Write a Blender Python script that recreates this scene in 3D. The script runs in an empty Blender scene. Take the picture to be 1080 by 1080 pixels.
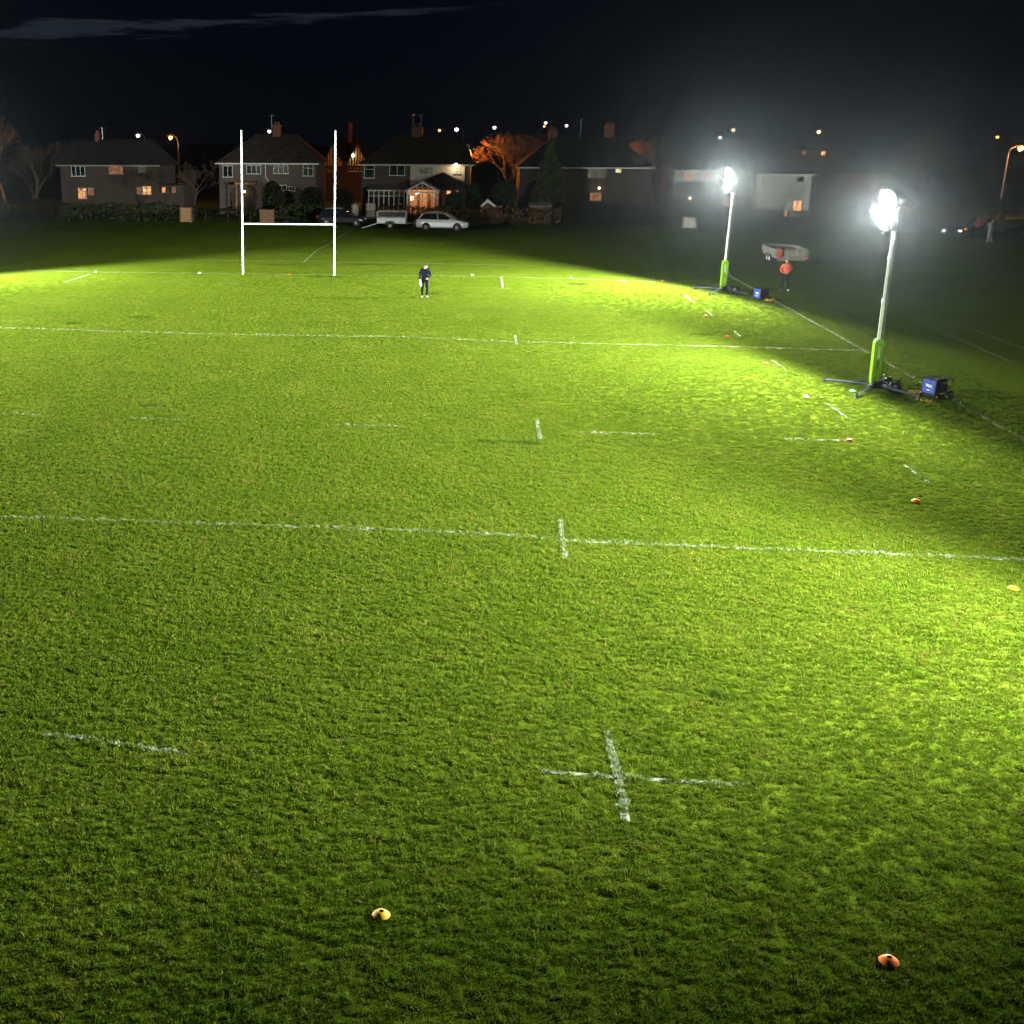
import bpy, bmesh, math, random
from mathutils import Vector, Matrix
random.seed(11)
S = bpy.context.scene
COL = S.collection
PI = math.pi
# ------------------------------------------------------------------ camera
FPX, U0, V0 = 1304.68, 311.99, 540.0
PITCH, YAW = 0.298, -0.1351
CAM = Vector((-2.2686, -25.3214, 8.2934))
FWD = Vector((math.sin(YAW) * math.cos(PITCH), math.cos(YAW) * math.cos(PITCH), -math.sin(PITCH)))
RIGHT = Vector((math.cos(YAW), -math.sin(YAW), 0))
UP = RIGHT.cross(FWD)
cam = bpy.data.cameras.new('camera')
cam.sensor_width = 36
cam.lens = FPX / 1080 * 36
cam.shift_x = (540 - U0) / 1080
cam.clip_end = 3000
co = bpy.data.objects.new('camera', cam)
COL.objects.link(co)
co.matrix_world = Matrix(((RIGHT.x, UP.x, -FWD.x, CAM.x), (RIGHT.y, UP.y, -FWD.y, CAM.y), (RIGHT.z, UP.z, -FWD.z, CAM.z), (0, 0, 0, 1)))
S.camera = co


def ray(u, v):
    return FWD + RIGHT * ((u - U0) / FPX) + UP * ((V0 - v) / FPX)


def at(u, v, z=0.0):                       # surveyed ground point
    d = ray(u, v)
    return CAM + d * ((z - CAM.z) / d.z)


def W(u, v, Y):                            # surveyed point on the upright plane y = Y
    d = ray(u, v)
    p = CAM + d * ((Y - CAM.y) / d.y)
    return p.x, p.z


# ------------------------------------------------------------------ materials
def nodes(m):
    m.use_nodes = True
    return m.node_tree.nodes, m.node_tree.links


def mat(name, col, rough=.7, metal=0., spec=.4, noise=0., nscale=6., bump=0., emit=None, estr=0.):
    m = bpy.data.materials.new(name)
    n, l = nodes(m)
    b = n['Principled BSDF']
    b.inputs['Base Color'].default_value = (*col, 1)
    b.inputs['Roughness'].default_value = rough
    b.inputs['Metallic'].default_value = metal
    b.inputs['Specular IOR Level'].default_value = spec
    if noise or bump:
        t = n.new('ShaderNodeTexCoord')
        x = n.new('ShaderNodeTexNoise')
        x.inputs['Scale'].default_value = nscale
        x.inputs['Detail'].default_value = 6
        l.new(t.outputs['Object'], x.inputs['Vector'])
        if noise:
            r = n.new('ShaderNodeMapRange')
            r.inputs['From Min'].default_value = .3
            r.inputs['From Max'].default_value = .7
            r.inputs['To Min'].default_value = 1 - noise
            r.inputs['To Max'].default_value = 1 + noise
            l.new(x.outputs['Fac'], r.inputs['Value'])
            h = n.new('ShaderNodeMix')
            h.data_type = 'RGBA'
            h.blend_type = 'MULTIPLY'
            h.inputs[0].default_value = 1
            h.inputs[6].default_value = (*col, 1)
            l.new(r.outputs['Result'], h.inputs[7])
            l.new(h.outputs[2], b.inputs['Base Color'])
        if bump:
            p = n.new('ShaderNodeBump')
            p.inputs['Strength'].default_value = bump
            p.inputs['Distance'].default_value = .05
            l.new(x.outputs['Fac'], p.inputs['Height'])
            l.new(p.outputs['Normal'], b.inputs['Normal'])
    if emit:
        b.inputs['Emission Color'].default_value = (*emit, 1)
        b.inputs['Emission Strength'].default_value = estr
        m.cycles.emission_sampling = 'NONE'
    return m


def brick_mat(name, c1, c2, mortar, sc=1.0):
    m = bpy.data.materials.new(name)
    n, l = nodes(m)
    b = n['Principled BSDF']
    b.inputs['Roughness'].default_value = .85
    t = n.new('ShaderNodeTexCoord')
    mp = n.new('ShaderNodeMapping')
    mp.inputs['Rotation'].default_value = (PI / 2, 0, 0)
    x = n.new('ShaderNodeTexBrick')
    x.inputs['Color1'].default_value = (*c1, 1)
    x.inputs['Color2'].default_value = (*c2, 1)
    x.inputs['Mortar'].default_value = (*mortar, 1)
    x.inputs['Scale'].default_value = 4.4 * sc
    x.inputs['Mortar Size'].default_value = .02
    z = n.new('ShaderNodeTexNoise')
    z.inputs['Scale'].default_value = 1.1
    z.inputs['Detail'].default_value = 5
    h = n.new('ShaderNodeMix')
    h.data_type = 'RGBA'
    h.blend_type = 'MULTIPLY'
    h.inputs[0].default_value = .6
    l.new(t.outputs['Object'], mp.inputs['Vector'])
    l.new(mp.outputs['Vector'], x.inputs['Vector'])
    l.new(t.outputs['Object'], z.inputs['Vector'])
    l.new(x.outputs['Color'], h.inputs[6])
    l.new(z.outputs['Color'], h.inputs[7])
    l.new(h.outputs[2], b.inputs['Base Color'])
    return m


def tile_mat(name, col):
    m = mat(name, col, .8, noise=.45, nscale=1.7)
    n, l = nodes(m)
    b = n['Principled BSDF']
    t = n.new('ShaderNodeTexCoord')
    w = n.new('ShaderNodeTexWave')
    w.bands_direction = 'Z'
    w.inputs['Scale'].default_value = 2.2
    w.inputs['Distortion'].default_value = .6
    p = n.new('ShaderNodeBump')
    p.inputs['Strength'].default_value = .5
    p.inputs['Distance'].default_value = .04
    l.new(t.outputs['Object'], w.inputs['Vector'])
    l.new(w.outputs['Fac'], p.inputs['Height'])
    l.new(p.outputs['Normal'], b.inputs['Normal'])
    return m


def lit_mat(name, c1, c2, strength, scale=2.5, lo=.15):
    """a lit room seen through a window: warm light broken up by curtains and furniture"""
    m = bpy.data.materials.new(name)
    n, l = nodes(m)
    b = n['Principled BSDF']
    b.inputs['Base Color'].default_value = (.03, .03, .03, 1)
    b.inputs['Roughness'].default_value = .15
    t = n.new('ShaderNodeTexCoord')
    x = n.new('ShaderNodeTexNoise')
    x.inputs['Scale'].default_value = scale
    x.inputs['Detail'].default_value = 3
    r = n.new('ShaderNodeValToRGB')
    r.color_ramp.elements[0].position = .36
    r.color_ramp.elements[0].color = (c1[0] * lo, c1[1] * lo, c1[2] * lo, 1)
    r.color_ramp.elements[1].position = .68
    r.color_ramp.elements[1].color = (*c2, 1)
    e = r.color_ramp.elements.new(.52)
    e.color = (*c1, 1)
    l.new(t.outputs['Object'], x.inputs['Vector'])
    l.new(x.outputs['Fac'], r.inputs['Fac'])
    l.new(r.outputs['Color'], b.inputs['Emission Color'])
    b.inputs['Emission Strength'].default_value = strength
    m.cycles.emission_sampling = 'NONE'
    return m


def leaf_mat(name, col, var=.5, rough=.6):
    m = bpy.data.materials.new(name)
    n, l = nodes(m)
    b = n['Principled BSDF']
    b.inputs['Roughness'].default_value = rough
    b.inputs['Specular IOR Level'].default_value = .04
    g = n.new('ShaderNodeNewGeometry')
    r = n.new('ShaderNodeMapRange')
    r.inputs['To Min'].default_value = 1 - var
    r.inputs['To Max'].default_value = 1 + var
    h = n.new('ShaderNodeMix')
    h.data_type = 'RGBA'
    h.blend_type = 'MULTIPLY'
    h.inputs[0].default_value = 1
    h.inputs[6].default_value = (*col, 1)
    l.new(g.outputs['Random Per Island'], r.inputs['Value'])
    l.new(r.outputs['Result'], h.inputs[7])
    l.new(h.outputs[2], b.inputs['Base Color'])
    return m


M = dict(
    white=mat('white_paint', (.8, .8, .8), .4),
    post=mat('goal_white', (.82, .82, .84), .35, noise=.06),
    galv=mat('galvanised_steel', (.5, .52, .54), .45, .6, noise=.2),
    mast=mat('mast_aluminium', (.5, .52, .54), .42, .45, noise=.1, nscale=3),
    lime=mat('lime_paint', (.27, .5, .015), .38, noise=.12, nscale=4),
    black=mat('black_steel', (.018, .019, .022), .5, noise=.2),
    navy=mat('dark_blue_steel', (.035, .045, .07), .5, noise=.25),
    rubber=mat('rubber', (.02, .02, .02), .85),
    blue=mat('blue_panel', (.008, .045, .33), .4, noise=.1),
    yellow=mat('yellow_cable', (.62, .36, .03), .6),
    cone_o=mat('orange_plastic', (.85, .2, .006), .55, noise=.06, spec=.15),
    cone_r=mat('red_plastic', (.68, .06, .015), .4),
    cone_y=mat('yellow_plastic', (.8, .5, .015), .55, noise=.06, spec=.15),
    cone_lit=mat('overlit_plastic', (.85, .45, .32), .4),  # paled to paint in the floodlights' overexposure
    cone_w=mat('white_plastic', (.85, .85, .82), .4),
    cone_g=mat('green_plastic', (.03, .55, .25), .4),
    hole_shade=mat('painted_hole_shade', (.01, .01, .01), .9),
    skin=mat('skin', (.5, .25, .17), .55),
    hair=mat('dark_hair', (.02, .014, .01), .7),
    jacket=mat('navy_jacket', (.006, .008, .018), .85, spec=.08, noise=.3, nscale=12, bump=.4),
    jeans=mat('dark_jeans', (.007, .0085, .016), .9, spec=.06, noise=.3, nscale=14, bump=.3),
    hivis=mat('orange_hi_vis', (.55, .085, .03), .6, noise=.1),
    paper=mat('white_paper', (.85, .85, .86), .6),
    shoe=mat('pale_shoe', (.5, .47, .45), .6),
    silver=mat('silver_car_paint', (.66, .68, .66), .35, .15, spec=.6),
    greycar=mat('grey_car_paint', (.1, .11, .11), .35, spec=.5),
    darkcar=mat('dark_car_paint', (.008, .009, .014), .25, spec=.6),
    glass=mat('dark_glass', (.008, .01, .014), .08, spec=.6),
    redlamp=mat('red_lamp', (.5, .02, .02), .3, emit=(1, .05, .03), estr=.06),
    headlamp=mat('headlamp_glass', (.7, .7, .72), .15),
    headon=mat('lit_headlamp', (.8, .8, .8), .2, emit=(1, .98, .95), estr=3),
    amberon=mat('lit_amber_lamp', (.8, .3, .05), .2, emit=(1, .35, .05), estr=.8),
    rim=mat('alloy_rim', (.5, .5, .52), .35, .4),
    wood=mat('larch_panel', (.3, .17, .07), .8, noise=.35, nscale=5),
    woodd=mat('old_timber', (.16, .085, .04), .85, noise=.3),
    oldboard=mat('weathered_trailer_board', (.2, .19, .165), .8, noise=.3, nscale=3),
    gate=mat('pale_gate_paint', (.36, .34, .29), .8, noise=.2),
    trim=mat('white_trim', (.62, .62, .58), .6, noise=.1),
    trimd=mat('dull_trim', (.22, .22, .21), .7, noise=.15),
    pebble=mat('pebbledash', (.1, .083, .066), .95, noise=.3, nscale=9, bump=.5),
    cream=mat('cream_render', (.68, .6, .5), .9, noise=.12, nscale=2),
    paler=mat('pale_render', (.42, .4, .36), .9, noise=.15, nscale=2),
    brick=brick_mat('brown_brick', (.075, .045, .03), (.05, .032, .023), (.085, .075, .065)),
    redbrick=brick_mat('red_brick', (.26, .085, .045), (.19, .06, .035), (.22, .19, .16)),
    tiles=tile_mat('brown_roof_tiles', (.042, .031, .025)),
    tilesd=tile_mat('slate_roof_tiles', (.02, .019, .02)),
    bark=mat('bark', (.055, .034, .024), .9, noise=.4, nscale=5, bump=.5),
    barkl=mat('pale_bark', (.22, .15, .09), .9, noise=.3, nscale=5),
    conifer=leaf_mat('conifer_needles', (.05, .062, .02)),
    bush=leaf_mat('bush_leaves', (.03, .055, .026)),
    hedgeg=leaf_mat('green_hedge_leaves', (.024, .036, .012)),
    hedgeb=leaf_mat('brown_hedge_leaves', (.085, .055, .024)),
    hedged=leaf_mat('dark_hedge_leaves', (.012, .016, .008)),
    lit_o=lit_mat('lit_orange_room', (.95, .36, .1), (1, .75, .35), 1.0, 2.2),
    lit_d=lit_mat('dim_orange_room', (.5, .17, .06), (.7, .3, .12), .55, 3, .5),
    lit_y=lit_mat('lit_yellow_room', (.9, .72, .3), (1, .95, .55), .9, 3, .5),
    lit_g=lit_mat('dim_green_room', (.08, .085, .05), (.16, .16, .09), .5, 3, .4),
    street=mat('lamp_post_steel', (.04, .04, .04), .7), street_lit=mat('lit_lamp_post_steel', (.3, .28, .25), .6),  # second steel is lighter, painting lamplight onto one post
)


def glow(name, c, s):
    m = mat(name, (.6, .6, .6), .4, emit=c, estr=s)
    return m


M['lamp_w'] = glow('white_street_lamp', (1, .8, .95), 4)
M['lamp_o'] = glow('sodium_street_lamp', (1, .36, .05), 6)
M['lamp_y'] = glow('warm_street_lamp', (1, .62, .28), 3.5)
M['porch'] = glow('porch_lamp', (1, .85, .5), 7)
M['globe'] = glow('globe_lamp', (1, .93, .85), 7)
M['lens'] = glow('floodlight_lens', (1, 1, .95), 60)
gm = bpy.data.materials.new('window_glass')
n, l = nodes(gm)
n.clear()
o_ = n.new('ShaderNodeOutputMaterial'); mx = n.new('ShaderNodeMixShader')
tr = n.new('ShaderNodeBsdfTransparent'); gl = n.new('ShaderNodeBsdfGlossy')
gl.inputs['Roughness'].default_value = .05
mx.inputs[0].default_value = .08
l.new(tr.outputs[0], mx.inputs[1]); l.new(gl.outputs[0], mx.inputs[2]); l.new(mx.outputs[0], o_.inputs[0])
M['clear'] = gm


# ------------------------------------------------------------------ building helpers
class MB:
    def __init__(s):
        s.v = []; s.f = []; s.m = []

    def add(s, vs, fs):
        o = len(s.v)
        s.v += [tuple(v) for v in vs]
        s.f += [tuple(i + o for i in f) for f in fs]
        return s

    def box(s, c, d, rz=0., taper=1.):
        vs = []
        for z in (-1, 1):
            k = taper if z > 0 else 1
            for x, y in ((-1, -1), (1, -1), (1, 1), (-1, 1)):
                px, py = x * d[0] / 2 * k, y * d[1] / 2 * k
                vs.append((c[0] + px * math.cos(rz) - py * math.sin(rz), c[1] + px * math.sin(rz) + py * math.cos(rz), c[2] + z * d[2] / 2))
        return s.add(vs, [(3, 2, 1, 0), (4, 5, 6, 7), (0, 1, 5, 4), (1, 2, 6, 5), (2, 3, 7, 6), (3, 0, 4, 7)])

    def bx(s, x0, x1, y0, y1, z0, z1):
        return s.box(((x0 + x1) / 2, (y0 + y1) / 2, (z0 + z1) / 2), (abs(x1 - x0), abs(y1 - y0), abs(z1 - z0)))

    def path(s, pts, rad, n=8, cap=True, flat=1.):
        pts = [Vector(p) for p in pts]
        if not isinstance(rad, (list, tuple)): rad = [rad] * len(pts)
        o = len(s.v)
        for i, p in enumerate(pts):
            a = pts[max(i - 1, 0)]; b = pts[min(i + 1, len(pts) - 1)]
            d = (b - a).normalized()
            ref = Vector((0, 0, 1)) if abs(d.z) < .9 else Vector((1, 0, 0))
            x = d.cross(ref).normalized(); y = x.cross(d)
            for k in range(n):
                t = 2 * PI * k / n
                s.v.append(tuple(p + (x * math.cos(t) + y * math.sin(t) * flat) * rad[i]))
        for i in range(len(pts) - 1):
            for k in range(n):
                k2 = (k + 1) % n
                s.f.append((o + i * n + k, o + i * n + k2, o + (i + 1) * n + k2, o + (i + 1) * n + k))
        if cap:
            s.f.append(tuple(o + k for k in range(n))[::-1])
            s.f.append(tuple(o + (len(pts) - 1) * n + k for k in range(n)))
        return s

    def lathe(s, prof, c=(0, 0, 0), n=20, axis='z', close=False):
        o = len(s.v)
        for r, z in prof:
            for k in range(n):
                t = 2 * PI * k / n
                a, b = r * math.cos(t), r * math.sin(t)
                p = (a, b, z) if axis == 'z' else ((a, z, b) if axis == 'y' else (z, a, b))
                s.v.append((p[0] + c[0], p[1] + c[1], p[2] + c[2]))
        for i in range(len(prof) - 1):
            for k in range(n):
                k2 = (k + 1) % n
                s.f.append((o + i * n + k, o + i * n + k2, o + (i + 1) * n + k2, o + (i + 1) * n + k))
        if not close:
            s.f.append(tuple(o + k for k in range(n))[::-1])
            s.f.append(tuple(o + (len(prof) - 1) * n + k for k in range(n)))
        return s

    def ball(s, c, r, n=10):
        pr = [(max(r * math.sin(PI * i / n), .001), -r * math.cos(PI * i / n)) for i in range(n + 1)]
        return s.lathe(pr, c, n + 4)

    def prism(s, poly, axis, a, b):
        """extrude a polygon; axis 'y': poly is (x,z) from y=a to y=b; axis 'x': poly (y,z)"""
        k = len(poly)
        f = (lambda p, t: (p[0], t, p[1])) if axis == 'y' else ((lambda p, t: (t, p[0], p[1])) if axis == 'x' else (lambda p, t: (p[0], p[1], t)))
        vs = [f(p, a) for p in poly] + [f(p, b) for p in poly]
        fs = [tuple(range(k))[::-1], tuple(range(k, 2 * k))] + [(i, (i + 1) % k, (i + 1) % k + k, i + k) for i in range(k)]
        return s.add(vs, fs)

    def build(s, name, m, parent=None, smooth=False, loc=None, rz=0., label=None, bevel=0.):
        me = bpy.data.meshes.new(name)
        me.from_pydata(s.v, [], s.f)
        bm = bmesh.new(); bm.from_mesh(me)
        bmesh.ops.recalc_face_normals(bm, faces=bm.faces)
        bm.to_mesh(me); bm.free()
        me.materials.append(m)
        if smooth:
            me.polygons.foreach_set('use_smooth', [True] * len(me.polygons))
            me.set_sharp_from_angle(angle=math.radians(45))
        o = bpy.data.objects.new(name, me)
        COL.objects.link(o)
        if parent: o.parent = parent
        if loc is not None: o.location = loc
        o.rotation_euler.z = rz
        if label: o['label'] = label
        if bevel:
            b = o.modifiers.new('bevel', 'BEVEL'); b.width = bevel; b.segments = 2; b.limit_method = 'ANGLE'
        return o


def tag(o, label=None, cat=None, group=None, kind=None):
    if label: o['label'] = label
    if cat: o['category'] = cat
    if group: o['group'] = group
    if kind: o['kind'] = kind
    return o


def thing(name, label, cat, loc=(0, 0, 0), rz=0., group=None):
    o = bpy.data.objects.new(name, None)
    o.empty_display_size = .2
    COL.objects.link(o)
    o.location = loc; o.rotation_euler.z = rz
    return tag(o, label, cat, group)


def copy_tree(o, parent=None, label=None):
    c = o.copy(); COL.objects.link(c)
    if parent: c.parent = parent
    if label: c['label'] = label
    for ch in list(o.children):
        if ch.type == 'MESH': copy_tree(ch, c)
    return c


# ------------------------------------------------------------------ world: night sky with one thin lit cloud
w = bpy.data.worlds.new('World'); S.world = w; w.use_nodes = True
n, l = w.node_tree.nodes, w.node_tree.links
bg = n['Background']


def mth(op, a, b=None, c=None, clamp=False, nt=None):
    nt = nt or w.node_tree
    x = nt.nodes.new('ShaderNodeMath'); x.operation = op; x.use_clamp = clamp
    for i, q in enumerate((a, b, c)):
        if q is None: continue
        if isinstance(q, (int, float)): x.inputs[i].default_value = q
        else: nt.links.new(q, x.inputs[i])
    return x.outputs[0]


def smooth(nt, v, lo, hi, a=0., b=1.):
    r = nt.nodes.new('ShaderNodeMapRange'); r.interpolation_type = 'SMOOTHSTEP'
    r.inputs['From Min'].default_value = lo; r.inputs['From Max'].default_value = hi
    r.inputs['To Min'].default_value = a; r.inputs['To Max'].default_value = b
    nt.links.new(v, r.inputs['Value'])
    return r.outputs['Result']


wt = w.node_tree
tc = n.new('ShaderNodeTexCoord'); sx = n.new('ShaderNodeSeparateXYZ')
l.new(tc.outputs['Generated'], sx.inputs[0])
az = mth('MULTIPLY', mth('ARCTAN2', sx.outputs[0], sx.outputs[1]), 180 / PI)
el = mth('MULTIPLY', mth('ARCSINE', sx.outputs[2]), 180 / PI)
cv = n.new('ShaderNodeCombineXYZ')
l.new(mth('MULTIPLY', az, .16), cv.inputs[0]); l.new(mth('MULTIPLY', el, 1.5), cv.inputs[1])
nz = n.new('ShaderNodeTexNoise'); nz.inputs['Scale'].default_value = 1.6; nz.inputs['Detail'].default_value = 7; nz.inputs['Roughness'].default_value = .62
l.new(cv.outputs[0], nz.inputs['Vector'])
mid = mth('MULTIPLY_ADD', az, .052, 5.12)
thick = mth('MULTIPLY_ADD', smooth(wt, az, -26, 2), -.42, .55)
dist = mth('DIVIDE', mth('ABSOLUTE', mth('SUBTRACT', el, mid)), thick)
dist = mth('ADD', dist, mth('MULTIPLY', mth('SUBTRACT', nz.outputs['Fac'], .47), 5.0))
cloud = mth('MULTIPLY', smooth(wt, dist, 1.1, .1), smooth(wt, az, 3, -6))
grad = n.new('ShaderNodeValToRGB')
e = grad.color_ramp.elements
e[0].position = 0; e[0].color = (.0013, .0019, .0034, 1)
e[1].position = 1; e[1].color = (.0006, .0011, .0031, 1)
l.new(smooth(wt, el, 0, 12), grad.inputs['Fac'])
mc = n.new('ShaderNodeMix'); mc.data_type = 'RGBA'
mc.inputs[7].default_value = (.012, .0155, .024, 1)
l.new(cloud, mc.inputs[0]); l.new(grad.outputs['Color'], mc.inputs[6])
l.new(mc.outputs[2], bg.inputs['Color'])
bg.inputs['Strength'].default_value = 1.0

# ------------------------------------------------------------------ ground
gmat = bpy.data.materials.new('turf_ground')
n, l = nodes(gmat); b = n['Principled BSDF']
b.inputs['Roughness'].default_value = 1; b.inputs['Specular IOR Level'].default_value = .0
t = n.new('ShaderNodeTexCoord')


def ntex(scale, det=5, rough=.6):
    x = n.new('ShaderNodeTexNoise'); x.inputs['Scale'].default_value = scale; x.inputs['Detail'].default_value = det
    x.inputs['Roughness'].default_value = rough
    l.new(t.outputs['Object'], x.inputs['Vector']); return x.outputs['Fac']


big, midn, fine, tiny = ntex(.18, 4), ntex(1.3, 5), ntex(9, 4, .7), ntex(38, 3, .7)
r1 = n.new('ShaderNodeValToRGB'); e = r1.color_ramp.elements
e[0].position = .3; e[0].color = (.056, .1, .004, 1)
e[1].position = .72; e[1].color = (.116, .156, .014, 1)
l.new(mth('ADD', mth('MULTIPLY', big, .5, nt=gmat.node_tree), mth('MULTIPLY', midn, .5, nt=gmat.node_tree), nt=gmat.node_tree), r1.inputs['Fac'])
mx = n.new('ShaderNodeMix'); mx.data_type = 'RGBA'; mx.blend_type = 'MULTIPLY'; mx.inputs[0].default_value = 1
v = mth('ADD', mth('MULTIPLY', fine, 1.3, nt=gmat.node_tree), mth('MULTIPLY', tiny, .9, nt=gmat.node_tree), nt=gmat.node_tree)
v = mth('ADD', v, -.2, nt=gmat.node_tree)
l.new(r1.outputs['Color'], mx.inputs[6]); l.new(v, mx.inputs[7])
l.new(mx.outputs[2], b.inputs['Base Color'])
bp = n.new('ShaderNodeBump'); bp.inputs['Strength'].default_value = .9; bp.inputs['Distance'].default_value = .06
l.new(mth('ADD', fine, mth('MULTIPLY', tiny, .4, nt=gmat.node_tree), nt=gmat.node_tree), bp.inputs['Height'])
l.new(bp.outputs['Normal'], b.inputs['Normal'])
g = MB()
NX, NY = 30, 30
for j in range(NY + 1):
    for i in range(NX + 1):
        g.v.append((-300 + 600 * i / NX, -70 + 470 * j / NY, 0))
for j in range(NY):
    for i in range(NX):
        a = j * (NX + 1) + i
        g.f.append((a, a + 1, a + NX + 2, a + NX + 1))
tag(g.build('ground', gmat), kind='structure')

# ------------------------------------------------------------------ grass (scattered tufts)
def grass_mat(name, c0, c1, dry, white=0.):
    m = bpy.data.materials.new(name)
    n, l = nodes(m); b = n['Principled BSDF']
    b.inputs['Roughness'].default_value = .75; b.inputs['Specular IOR Level'].default_value = .03
    oi = n.new('ShaderNodeObjectInfo'); gi = n.new('ShaderNodeNewGeometry')
    nz = n.new('ShaderNodeTexNoise'); nz.inputs['Scale'].default_value = .55; nz.inputs['Detail'].default_value = 5
    l.new(gi.outputs['Position'], nz.inputs['Vector'])
    nt = m.node_tree
    f = mth('ADD', mth('MULTIPLY', nz.outputs['Fac'], 1.1, nt=nt), mth('MULTIPLY', oi.outputs['Random'], .35, nt=nt), nt=nt)
    f = mth('ADD', f, mth('MULTIPLY', gi.outputs['Random Per Island'], .4, nt=nt), nt=nt)
    r = n.new('ShaderNodeValToRGB'); e = r.color_ramp.elements
    e[0].position = .48; e[0].color = (*c0, 1)
    e[1].position = 1.0; e[1].color = (*c1, 1)
    x = e.new(.86); x.color = tuple(.5 * (a + q) for a, q in zip(c0, c1)) + (1,)
    l.new(mth('MULTIPLY', f, .72, nt=nt), r.inputs['Fac'])
    dr = n.new('ShaderNodeMix'); dr.data_type = 'RGBA'; dr.inputs[7].default_value = (*dry, 1)
    l.new(r.outputs['Color'], dr.inputs[6])
    nw = n.new('ShaderNodeTexNoise'); nw.inputs['Scale'].default_value = 1.15; nw.inputs['Detail'].default_value = 4
    nw.inputs['Roughness'].default_value = .65; l.new(gi.outputs['Position'], nw.inputs['Vector'])
    worn = smooth(nt, nw.outputs['Fac'], .56, .74, .06, .38)
    l.new(mth('GREATER_THAN', gi.outputs['Random Per Island'], mth('SUBTRACT', 1.0, worn, nt=nt), nt=nt), dr.inputs[0])
    l.new(dr.outputs[2], b.inputs['Base Color'])
    tl = n.new('ShaderNodeBsdfTranslucent'); l.new(dr.outputs[2], tl.inputs['Color'])
    ms = n.new('ShaderNodeMixShader'); ms.inputs[0].default_value = .22
    l.new(b.outputs[0], ms.inputs[1]); l.new(tl.outputs[0], ms.inputs[2])
    l.new(ms.outputs[0], n['Material Output'].inputs['Surface'])
    return m


GM = grass_mat('grass_blades', (.06, .121, .004), (.158, .207, .017), (.23, .19, .04))
GP = grass_mat('painted_grass_blades', (.22, .28, .16), (.46, .49, .41), (.14, .22, .04))


def tuft(name, m, nb, rad, hgt, wid, seed):
    rnd = random.Random(seed)
    t = MB()
    for k in range(nb):
        r = rad * math.sqrt(rnd.random()); a = rnd.random() * 2 * PI
        bx_, by_ = r * math.cos(a), r * math.sin(a)
        h = hgt * rnd.uniform(.55, 1.25) * (1 - .45 * (r / rad) ** 2)
        d = a + rnd.uniform(-1.2, 1.2); lean = rnd.uniform(.2, 1.0) * h
        wx, wy = -math.sin(d) * wid / 2, math.cos(d) * wid / 2
        if rnd.random() < .5:
            q = rnd.random() * PI; wx, wy = math.cos(q) * wid / 2, math.sin(q) * wid / 2
        dx, dy = math.cos(d), math.sin(d)
        P = [(0, 0), (lean * .35, h * .65), (lean, h)]
        b0 = (bx_, by_)
        vs = [(b0[0] + wx, b0[1] + wy, -.01), (b0[0] - wx, b0[1] - wy, -.01),
              (b0[0] + dx * P[1][0] - wx * .8, b0[1] + dy * P[1][0] - wy * .8, P[1][1]), (b0[0] + dx * P[1][0] + wx * .8, b0[1] + dy * P[1][0] + wy * .8, P[1][1]),
              (b0[0] + dx * P[2][0], b0[1] + dy * P[2][0], P[2][1])]
        t.add(vs, [(0, 1, 2, 3), (3, 2, 4)])
    me = bpy.data.meshes.new(name); me.from_pydata(t.v, [], t.f); me.materials.append(m)
    return bpy.data.objects.new(name, me)          # source of the scatter only, never linked to the scene


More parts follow.
